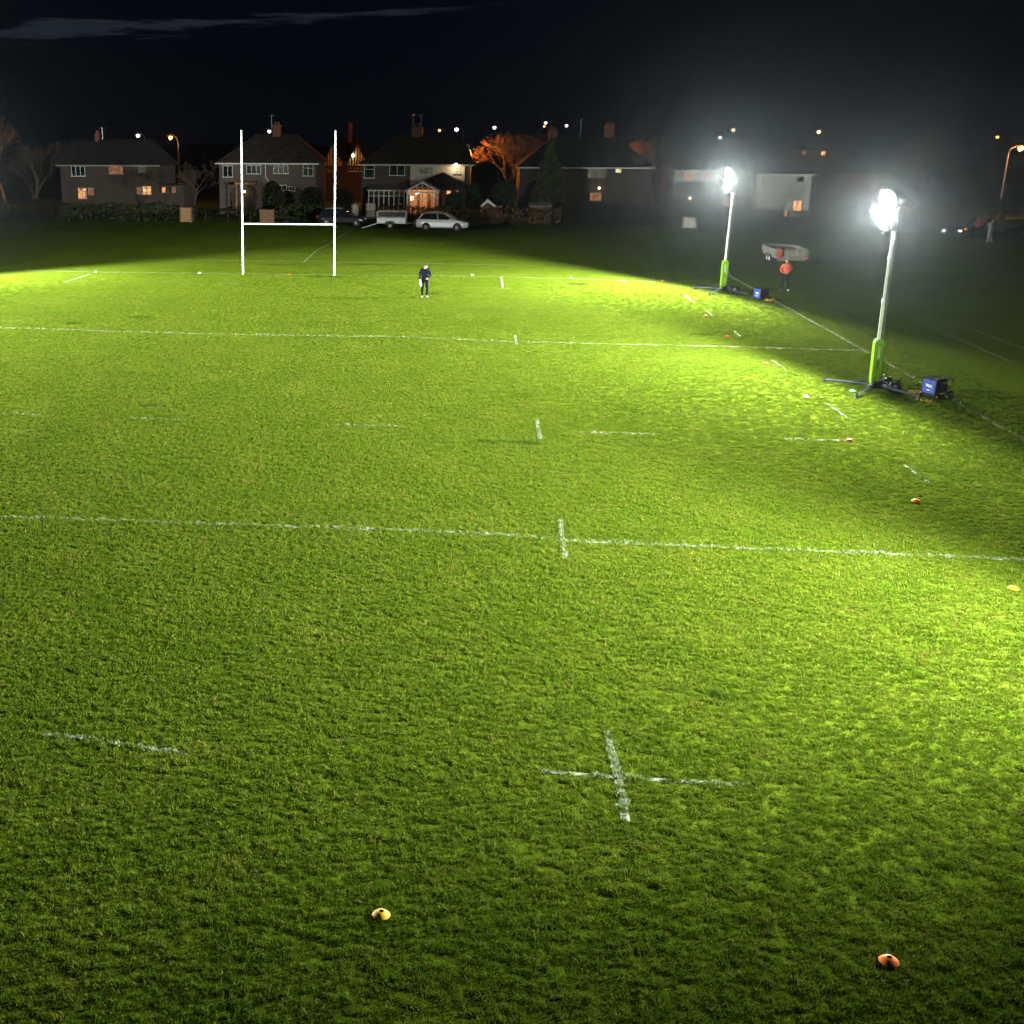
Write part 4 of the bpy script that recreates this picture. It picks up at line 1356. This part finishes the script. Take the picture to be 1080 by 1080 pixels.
# single storey extension with its own hipped roof
ea, eb = W(433, 197, HY - 5)[0] - ox, W(497.5, 197, HY - 5)[0] - ox
_, ez = W(470, 196.8, HY - 5)
pa, pz = W(467, 182, HY - 2)
MB().bx(ea + .25, eb - .3, -4.6, -.07, 0, ez - .1).build('extension_wall', M['brick'], r_)
er = MB().add([(ea, -5, ez), (eb, -5, ez), (eb, -.065, ez), (ea, -.065, ez), (pa - ox, -2.0, pz), (pa - ox, -.065, pz), (ea, -5, ez - .15), (eb, -5, ez - .15), (eb, -.065, ez - .15), (ea, -.065, ez - .15)],
              [(0, 1, 4), (1, 2, 5, 4), (0, 4, 5, 3), (2, 3, 5), (0, 6, 7, 1), (1, 7, 8, 2), (2, 8, 9, 3), (3, 9, 6, 0), (6, 9, 8, 7)]).build('extension_roof', M['tilesd'], r_)
sxp, szp = W(474.5, 194, HY - 4)
MB().box((sxp - ox, -4.15, szp), (.5, .5, .06)).build('skylight', M['lit_d'], er)
window(r_, HY, ox, 470.5, 476, 200.5, 205.5, 'lit_o', 1, 0, 'trimd', Y=HY - 4.6)
window(r_, HY, ox, 480, 484, 200.5, 205.5, 'lit_d', 1, 0, 'trimd', Y=HY - 4.6)
# glazed conservatory with gable roof, lit inside
CY = -8.2
ga, gb = W(427.5, 202, HY + CY)[0] - ox, W(463.5, 202, HY + CY)[0] - ox
gz = W(445, 202, HY + CY)[1]; gx, gzp = W(445.2, 192, HY + CY); gx -= ox
cf = MB()
npan = 6
for k in range(npan + 1):
    x = ga + .2 + (gb - ga - .4) * k / npan
    cf.bx(x - .05, x + .05, CY - .05, CY + .05, .6, gz)
    cf.bx(ga + .15, ga + .25, CY + k * .55, CY + k * .55 + .09, .6, gz)
    cf.bx(gb - .25, gb - .15, CY + k * .55, CY + k * .55 + .09, .6, gz)
cf.bx(ga + .1, gb - .1, CY - .055, CY + .055, gz - .14, gz).bx(ga + .1, gb - .1, CY - .055, CY + .055, gz - .66, gz - .58)
cf.path([(ga, CY, gz), (gx, CY, gzp), (gb, CY, gz)], .1, 4)
for k in range(1, 6):
    t_ = k / 6; x = ga + (gb - ga) * t_; zt_ = gz + (gzp - gz) * (1 - abs(2 * t_ - 1))
    cf.bx(x - .03, x + .03, CY - .04, CY + .04, gz, zt_)
cons = cf.build('conservatory', M['white'], r_)
MB().bx(ga + .1, gb - .1, CY - .08, CY + .08, 0, .6).bx(ga + .12, ga + .28, CY + .08, -4.7, 0, .6).bx(gb - .28, gb - .12, CY + .08, -4.7, 0, .6).build('dwarf_wall', M['brick'], cons)
crf = MB().add([(ga - .1, CY - .15, gz), (gx, CY - .15, gzp + .08), (gb + .1, CY - .15, gz), (ga - .1, -4.0, gz), (gx, -4.0, gzp + .08), (gb + .1, -4.0, gz)], [(0, 1, 4, 3), (1, 2, 5, 4)])
cro = crf.build('conservatory_roof', M['paler'], cons); cro.modifiers.new('t', 'SOLIDIFY').thickness = .06
MB().bx(ga + .3, gb - .3, CY - .012, CY + .012, .6, gz - .15).build('glass', M['clear'], cons)
cw = mat('orange_plaster', (.75, .38, .16), .9, noise=.15)
MB().bx(ga + .3, gb - .3, -4.75, -4.62, 0.02, gz).build('back_wall', cw, cons)
MB().bx(ga + .3, gb - .3, CY + .1, -4.76, 0.02, .06).build('inner_floor', M['woodd'], cons)
cur = mat('orange_curtain', (.75, .22, .05), .9)
for f_ in (.06, .34, .66, .88):
    x = ga + (gb - ga) * f_
    MB().prism([(x + .3 * q / 6, CY + .35 + (.06 if q % 2 else 0)) for q in range(7)] + [(x + .3, CY + .46), (x, CY + .46)], 'z', .3, gz - .2).build('curtain', cur, cons)
MB().bx(gx - .9, gx + .2, CY + 1.2, CY + 1.9, .7, .76).bx(gx - .8, gx - .72, CY + 1.3, CY + 1.38, .06, .7).bx(gx + .02, gx + .1, CY + 1.7, CY + 1.78, .06, .7).bx(gx + .6, gx + 1.1, CY + 1.0, CY + 1.5, .06, 1.1).build('furniture', M['woodd'], cons)
for (u, v, rr, dy) in ((434, 209, .2, .7), (440.3, 204, .15, 1.6)):
    x, z = W(u, v, HY + CY + dy)
    MB().ball((x - ox, CY + dy, z), rr, 8).build('lamp_globe', M['globe'], cons, smooth=True)
    ld = bpy.data.lights.new('room_light', 'POINT'); ld.energy = 55; ld.color = (1, .62, .3); ld.shadow_soft_size = rr
    lo_ = bpy.data.objects.new('room_light', ld); COL.objects.link(lo_); lo_.location = (x + .45, HY + CY + dy + .3, z + .1)
# lean-to conservatory of the brown half, unlit
la, lb_ = W(388, 200, HY - 3)[0] - ox, W(427.5, 200, HY - 3)[0] - ox
lz = W(400, 200.5, HY - 3)[1]; lz2 = W(400, 195, HY)[1]
lf_ = MB()
for k in range(8):
    x = la + .1 + (lb_ - la - .2) * k / 7
    lf_.bx(x - .05, x + .05, -3.05, -2.95, .5, lz - .05)
lf_.bx(la, lb_, -3.06, -2.94, lz - .1, lz).bx(la + .1, lb_ - .1, -3.055, -2.945, lz - .6, lz - .53)
lt = lf_.build('lean_to', M['trim'], r_)
MB().bx(la + .05, lb_ - .05, -3.08, -2.92, 0, .5).build('dwarf_wall', M['brick'], lt)
MB().bx(la + .15, lb_ - .15, -3.01, -2.99, .5, lz - .1).build('glass', M['glass'], lt)
lro = MB().add([(la - .1, -3.15, lz), (lb_ + .1, -3.15, lz), (lb_ + .1, -.065, lz2), (la - .1, -.065, lz2)], [(0, 1, 2, 3)]).build('lean_to_roof', M['trimd'], lt)
lro.modifiers.new('t', 'SOLIDIFY').thickness = .07
# house four
r_, ox, ze, zr = house('dark brick house behind the tall conifer with one bright yellow window', HY, 9, 545, 690, 175.8, 585, 650, 142.5, 'brick', 'tilesd',
      [(620, 639.5, 176.8, 188, 'lit_g', 4, 1, 'trimd'), (649, 655.5, 175.4, 182.5, 'lit_y', 1, 1, 'trimd'), (622, 634, 203, 212, 'lit_d', 3, 1, 'trimd')],
      [(579, 588, 138), (638, 648, 131.5)], [(613, 126, 142)])
porch_lamp(r_, HY, ox, 632, 198.4, HY - .3, .12, en=5)
# house five, behind the far lamp
r_, ox, ze, zr = house('house with a pale clad upper storey right behind the farther floodlight', HY + 3, 8, 708, 790, 179, 722, 780, 163, 'brick', 'tilesd',
      [(721.5, 732.5, 181, 190.5, 'lit_d', 2, 0), (739.5, 745, 180, 189.5, 'lit_d', 1, 1), (765, 769, 210, 217, 'lit_d', 1, 0), (771, 776, 209.5, 216, 'lit_d', 1, 0)], [], [])
xa, za = W(712.5, 180, HY + 3); xb, zb = W(786, 192, HY + 3)
MB().bx(xa - ox, xb - ox, -.05, .1, zb, za - .05).build('pale_cladding', M['paler'], r_)
for wv in ((721.5, 732.5, 181.4, 190.5, 'lit_d', 2, 0), (739.5, 745, 181, 189.5, 'lit_d', 1, 1)):
    window(r_, HY + 3, ox, *wv, Y=HY + 3 - .05)
porch_lamp(r_, HY + 3, ox, 727.8, 209, HY + 2.7, .12, m='lamp_y')
# house six
r_, ox, ze, zr = house('plain pale rendered house to the right of the farther floodlight', HY + 2, 8, 797, 861, 183, 806, 850, 170, 'paler', 'tilesd',
      [(840.5, 847.5, 186, 192, 'glass', 1, 0, 'trimd'), (836.5, 845, 211, 223, 'lit_o', 2, 0, 'trimd'), (827, 831, 222, 229, 'lit_o', 1, 0, 'trimd')], [], [])
# back row and further houses
r_, ox, ze, zr = house('distant house above the pale house with a small lit orange window', 150, 8, 838, 884, 158, 846, 876, 148, 'redbrick', 'tilesd', [(866, 871, 159.3, 164.3, 'lit_o', 1, 0, 'trimd'), (846, 850, 159.3, 163.5, 'lit_d', 1, 0, 'trimd')])
r_, ox, ze, zr = house('red brick house glowing in street light behind the closer floodlight', 130, 8, 880, 938, 184, 890, 926, 166, 'redbrick', 'tilesd', [(890, 897, 187, 194, 'glass', 2, 0, 'trimd'), (914, 921, 187, 194, 'glass', 2, 0, 'trimd')])
# half-timbered house across the street, facing us
BY = 140.0
x0, zE = W(343, 170, BY); x1 = W(388, 170, BY)[0]
zP = W(377, 152, BY)[1]; ox = (x0 + x1) / 2
r_ = thing('house', 'half-timbered gabled house glowing orange in the street behind the gap', 'house', (ox, BY, 0), 0, 'houses behind the field')
MB().bx(x0 - ox, x1 - ox, 0, 8, 0, zE).build('wall', M['brick'], r_)
for ua, ub, uc in ((342, 351, 360), (367, 377, 387)):
    a, b_, c = W(ua, 170, BY)[0] - ox, W(ub, 152, BY)[0] - ox, W(uc, 170, BY)[0] - ox
    gb_ = MB().prism([(a, zE - .6), (c, zE - .6), (c, zE), (b_, zP), (a, zE)], 'y', -.5, .6).build('gable', M['cream'], r_)
    tm = MB()
    for k in range(7):
        x = a + (c - a) * (k + .5) / 7; zt = zE + (zP - zE) * (1 - abs(2 * (k + .5) / 7 - 1))
        tm.bx(x - .07, x + .07, -.55, -.49, zE - .6, zt)
    tm.path([(a, -.53, zE), (b_, -.53, zP), (c, -.53, zE)], .11, 4).bx(a, c, -.56, -.495, zE - .7, zE - .55)
    tm.build('timbers', M['black'], gb_)
rf = hip_roof(x0 - ox - .3, x1 - ox + .3, .2, 8.4, zE, x0 - ox + 1, x1 - ox - 1, zP + .7).build('roof', M['tilesd'], r_)
MB().bx(W(365, 128, BY)[0] - ox, W(369, 128, BY)[0] - ox, 3.5, 4.3, zP - .5, W(367, 129, BY)[1]).build('chimney', M['redbrick'], rf)
for u0, u1 in ((368, 376), (378, 386), (346, 354)): window(r_, BY, ox, u0, u1, 172, 181, 'glass', 3, 0, 'trim')
porch_lamp(r_, BY, ox, 372.2, 164, BY - .8, .2, m='porch')

# ------------------------------------------------------------------ garden edge: hedges, fences, shed, gates
FY = 94.0
hedge(-60, 60, 209, FY, 1.6, M['hedged'], 'dark overgrown hedge at the left end of the field edge', size=.16, dens=60)
hedge(60, 190, 214, FY, 1.4, M['hedgeg'], 'dark green hedge before the house with lit orange windows', size=.15, dens=60)
hedge(203, 274, 218, FY + .3, 1.0, M['hedged'], 'thin straggly hedge under the bare tree left of the goal', size=.12, dens=45)
hedge(290, 371, 215.5, FY + .5, 1.4, M['hedgeg'], 'trimmed green hedge behind the dark car', size=.14)
hedge(397, 478, 216, FY, 1.3, M['hedgeb'], 'dark brown hedge behind the silver car and trailer', size=.14)
hedge(478, 519.5, 218.5, FY, 1.3, M['hedgeb'], 'tan brown hedge on the near side of the white gabled shed', size=.14)
hedge(531, 592, 218, FY, 1.3, M['hedgeb'], 'tan brown hedge right of the dark gap by the shed', size=.14)
hedge(592, 718, 215, FY + .3, 1.6, M['hedged'], 'dark hedge in front of the conifer house', size=.16, dens=55)
hedge(736, 880, 222, FY + 1, 1.6, M['hedged'], 'low dark hedge behind the flat trailer', size=.16, dens=45)
hedge(880, 1180, 209, FY + 3, 2.0, M['hedged'], 'long tall dark hedge above the dim parked cars', size=.2, dens=38)


def boards(u0, u1, v0, v1, Y, m, label, name, cat, nb=7, arch=False):
    x0, z1 = W(u0, v0, Y); x1 = W(u1, v0, Y)[0]
    root = thing(name, label, cat, ((x0 + x1) / 2, Y, 0))
    hw = (x1 - x0) / 2
    b_ = MB()
    for k in range(nb):
        a = -hw + 2 * hw * k / nb
        zt = z1 - (.25 * (2 * (k + .5) / nb - 1) ** 2 if arch else 0)
        b_.bx(a + .008, a + 2 * hw / nb - .008, -.02, .01, .06, zt)
    b_.build('board_panel', m, root)
    p = MB().bx(-hw - .1, -hw - .01, -.05, .05, 0, z1 + .05).bx(hw + .01, hw + .1, -.05, .05, 0, z1 + .05)
    p.build('gate_post', M['woodd'], root)
    MB().bx(-hw, hw, .012, .06, .3, .4).bx(-hw, hw, .012, .06, z1 - .45, z1 - .35).build('rail', M['woodd'], root)
    return root


boards(190.5, 201, 219, 233, FY - .3, M['wood'], 'pale tan wooden fence panel below the bare tree', 'fence_panel', 'fence')
boards(275, 288, 221, 232.5, FY, M['woodd'], 'weathered brown board gate behind the goal mouth', 'garden_gate', 'gate', 6)
boards(372, 377.5, 215, 230, FY + .2, M['gate'], 'narrow round-topped pale gate beside the dark car', 'garden_gate', 'gate', 4, True)
boards(387, 395.5, 214.5, 231, FY, M['gate'], 'pale board gate behind the caged trailer ramp', 'garden_gate', 'gate', 6)
boards(721, 734, 229, 242, FY - 2, M['paler'], 'pale panel gate below the farther floodlight glare', 'garden_gate', 'gate', 6)
# shed with a white gable
sx0, sz = W(506.5, 216.5, FY + 2); sx1 = W(523.5, 217, FY + 2)[0]; sxa, szp = W(514.5, 209.5, FY + 2)
sh = thing('garden_shed', 'small dark shed with a bright white gable edge among the hedges', 'shed', ((sx0 + sx1) / 2, FY + 2, 0))
ho = (sx0 + sx1) / 2
MB().bx(sx0 - ho + .15, sx1 - ho + .6, .1, 2.4, 0, sz).prism([(sx0 - ho + .1, sz), (sx1 - ho - .1, sz), (sxa - ho, szp - .1)], 'y', .1, 2.4).build('wall', M['woodd'], sh)
sr = MB().add([(sx0 - ho, -.1, sz - .05), (sxa - ho, -.1, szp), (sx1 - ho, -.1, sz - .05), (sx0 - ho, 2.6, sz - .05), (sxa - ho, 2.6, szp), (sx1 - ho, 2.6, sz - .05)], [(0, 1, 4, 3), (1, 2, 5, 4)]).build('roof', M['tilesd'], sh)
sr.modifiers.new('t', 'SOLIDIFY').thickness = .06
MB().prism([(sx0 - ho, sz - .08), (sxa - ho, szp - .02), (sx1 - ho, sz - .08), (sx1 - ho - .25, sz - .1), (sxa - ho, szp - .32), (sx0 - ho + .25, sz - .1)], 'y', -.16, -.11).build('barge_board', M['white'], sh)
# pale low garden roof in front of the conifer
lx0, lz0 = W(558, 217, FY + 3); lx1 = W(582, 217, FY + 3)[0]
cfm = thing('cold_frame', 'low pale roofed frame at the foot of the conifer', 'shed', ((lx0 + lx1) / 2, FY + 3, 0))
hw = (lx1 - lx0) / 2
MB().bx(-hw + .1, hw - .1, 0, 1.2, 0, lz0 - .05).build('wall', M['woodd'], cfm)
MB().prism([(-.1, lz0 - .06), (1.3, lz0 + .2), (1.3, lz0 + .26), (-.1, lz0)], 'x', -hw, hw).build('roof', M['trimd'], cfm)

leafy(583, 147, 214, 24, FY + 8, M['conifer'], 'tall dense conifer standing in front of the dark brick house', 'cone', 9000, .17, 'conifer_tree')
leafy(533, 192, 214, 15, FY + 5, M['bush'], 'rounded dark evergreen bush behind the shed', 'ball', 3500, .14, 'evergreen_bush', .2)
leafy(500, 194, 214, 9, FY + 6, M['bush'], 'dark bush at the corner of the cream house', 'ball', 1800, .13, 'evergreen_bush', .1)
leafy(479, 203, 216, 10, FY + 3.2, M['bush'], 'low dark bush before the lit conservatory', 'ball', 1800, .13, 'evergreen_bush', .1)
leafy(287, 192, 216, 12, FY + 6, M['hedged'], 'dark shrub in front of the brown pebbledashed house', 'ball', 2200, .13, 'evergreen_bush', .1)
leafy(328, 198, 216, 13, FY + 5, M['hedged'], 'wide dark shrub under the far window of the brown house', 'ball', 2200, .13, 'evergreen_bush', .1)
leafy(362, 200, 216, 12, FY + 6, M['hedged'], 'dark shrub in the gap between the brown and cream houses', 'ball', 2000, .13, 'evergreen_bush', .1)

x, z = W(203, 220, FY + 2)
bare_tree((x, FY + 2, 0), 8.6, .85, 'leafless tree beside the goal with a forked trunk', M['bark'], 4, fork=.2)
x, z = W(37, 220, FY + 2)
bare_tree((x, FY + 2, 0), 10.5, .85, 'tall leafless tree at the left edge of the view', M['bark'], 9, fork=.22)
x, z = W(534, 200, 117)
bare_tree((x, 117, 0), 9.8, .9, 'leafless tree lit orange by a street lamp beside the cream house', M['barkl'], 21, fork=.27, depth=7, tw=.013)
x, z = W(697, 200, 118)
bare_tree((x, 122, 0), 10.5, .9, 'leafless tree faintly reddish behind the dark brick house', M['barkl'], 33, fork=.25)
x, z = W(822, 230, FY + 4)
bare_tree((x, FY + 4, 0), 4.6, .9, 'small leafless tree before the lit window of the pale house', M['bark'], 41, depth=5, fork=.3)
x, z = W(1086, 215, 116)
bare_tree((x + 3, 116, 0), 9.5, .9, 'leafless tree behind the tall street lamp at the right edge', M['barkl'], 52, fork=.25)
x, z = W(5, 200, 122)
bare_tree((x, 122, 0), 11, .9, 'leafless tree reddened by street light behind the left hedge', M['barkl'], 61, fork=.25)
x, z = W(960, 200, 118)
bare_tree((x, 118, 0), 10, .9, 'dark leafless tree between the red brick house and the street lamp', M['bark'], 71, fork=.25)

# far tree line: reads as one dark mass behind the houses
rnd = random.Random(5)
ft_ = MB()
for k in range(46):
    cx = -140 + k * 8 + rnd.uniform(-3, 3); cy = rnd.uniform(200, 240); hh = rnd.uniform(3.5, 6.5); rr = rnd.uniform(4, 8)
    leaves(ft_, 900, lambda r: (cx + r.gauss(0, rr * .5), cy + r.gauss(0, 3), max(.1, hh * (1 - abs(r.gauss(0, .4))))), .36, rnd)
tag(ft_.build('far_trees', M['hedged']), 'distant dark line of trees behind the houses', 'trees', kind='stuff')


# ------------------------------------------------------------------ street lamps
def street_lamp(u, v, Y, kind, label, r=.3, en=0, arm=1, colour=None, pm='street'):
    x, z = W(u, v, Y); r *= .78
    root = thing('street_lamp', label, 'street lamp', (x, Y, 0), 0, 'street lamps beyond the field')
    MB().path([(arm * .9, 0, -.1), (arm * .9, 0, z - .6), (arm * .75, 0, z - .05), (arm * .3, 0, z + .22)], [.09, .07, .05, .04], 8).build('pole', M[pm], root, smooth=True)
    MB().prism([(arm * .45, z + .3), (arm * .45, z + .18), (arm * .2, z + .12), (-arm * .4, z + .12), (-arm * .4, z + .24), (0, z + .34)], 'y', -.15, .15).build('lamp_hood', M['street'], root)
    MB().ball((0, 0, z), r, 8).build('bulb', M[kind], root, smooth=True)
    if en:
        ld = bpy.data.lights.new('street_light', 'POINT'); ld.energy = en; ld.shadow_soft_size = .25
        ld.color = colour or (1, .36, .08)
        o = bpy.data.objects.new('street_light', ld); COL.objects.link(o); o.location = (x, Y - .3, z - r - .3)
    return root


street_lamp(145.5, 143, 126, 'lamp_w', 'white street lamp above the roof of the house with lit orange windows', .3)
street_lamp(180, 145, 122, 'lamp_o', 'orange street lamp beside the white one at the left', .3, 500)
street_lamp(284, 138.5, 128, 'lamp_w', 'white street lamp shining beside the chimney of the pebbledashed house', .27)
street_lamp(463.5, 137.5, 150, 'lamp_y', 'small warm street lamp just left of the brighter white one over the cream house', .22)
street_lamp(481.5, 136.5, 140, 'lamp_w', 'white street lamp above the roof end of the cream house', .32)
street_lamp(521.5, 134.5, 145, 'lamp_w', 'white street lamp above the orange lit tree', .28)
street_lamp(575.5, 129.5, 160, 'lamp_w', 'white street lamp highest above the conifer house', .26)
street_lamp(574, 133.2, 185, 'lamp_o', 'tiny orange street lamp just under the highest white one', .2)
street_lamp(597.5, 132.5, 160, 'lamp_w', 'white street lamp between the conifer and the aerial', .26)
street_lamp(759.5, 145, 150, 'lamp_w', 'small white street lamp left above the farther floodlight', .24)
street_lamp(773.5, 137, 150, 'lamp_y', 'small warm street lamp right above the farther floodlight', .26)
street_lamp(863.5, 139, 170, 'lamp_y', 'warm street lamp above the distant house with a lit window', .34)
street_lamp(1052, 144.5, 190, 'lamp_o', 'small far orange street lamp left of the tall lamp post', .28)
street_lamp(1076.5, 156, 112, 'lamp_o', 'tall orange street lamp with its whole post in view at the right edge', .36, 900, -1.2, pm='street_lit')
street_lamp(489, 158, 118, 'lamp_o', 'orange street lamp half hidden by the cream house, lighting the bare tree', .2, 4200, colour=(1, .27, .03))
street_lamp(397, 166, 128, 'lamp_o', 'orange street lamp behind the roof slope of the cream house', .15, 600)
street_lamp(655, 157, 119, 'lamp_o', 'orange street lamp behind the roof of the dark brick house', .15, 500)
street_lamp(846, 177, 121, 'lamp_o', 'orange street lamp behind the plain pale house', .15, 500)
street_lamp(-14, 170, 116, 'lamp_o', 'orange street lamp past the left edge of the view', .2, 500)

# ------------------------------------------------------------------ thin volume added for the glare round the lamps
hz = MB().bx(-320, 320, -90, 420, -1.0, 16.0)
hm = bpy.data.materials.new('glare_haze')
n, l = nodes(hm); n.clear()
o_ = n.new('ShaderNodeOutputMaterial'); pv = n.new('ShaderNodeVolumePrincipled')
pv.inputs['Color'].default_value = (.82, .93, 1, 1)
pv.inputs['Density'].default_value = .00003
pv.inputs['Anisotropy'].default_value = 0.945
hm.cycles.volume_sampling = 'EQUIANGULAR'
l.new(pv.outputs[0], o_.inputs['Volume'])
tag(hz.build('glare_haze', hm), 'thin veil added over the field for the glare round the lamps', 'glare_haze', kind='stuff')

# ------------------------------------------------------------------ render settings
S.view_settings.view_transform = 'Standard'
S.view_settings.look = 'None'
S.view_settings.exposure = 0
S.view_settings.gamma = 1
S.cycles.max_bounces = 5
S.cycles.diffuse_bounces = 2
S.cycles.glossy_bounces = 2
S.cycles.transparent_max_bounces = 12
S.cycles.volume_bounces = 0
S.cycles.use_denoising = True
S.cycles.denoising_input_passes = 'RGB'
S.cycles.sample_clamp_indirect = 4
S.cycles.use_light_tree = True
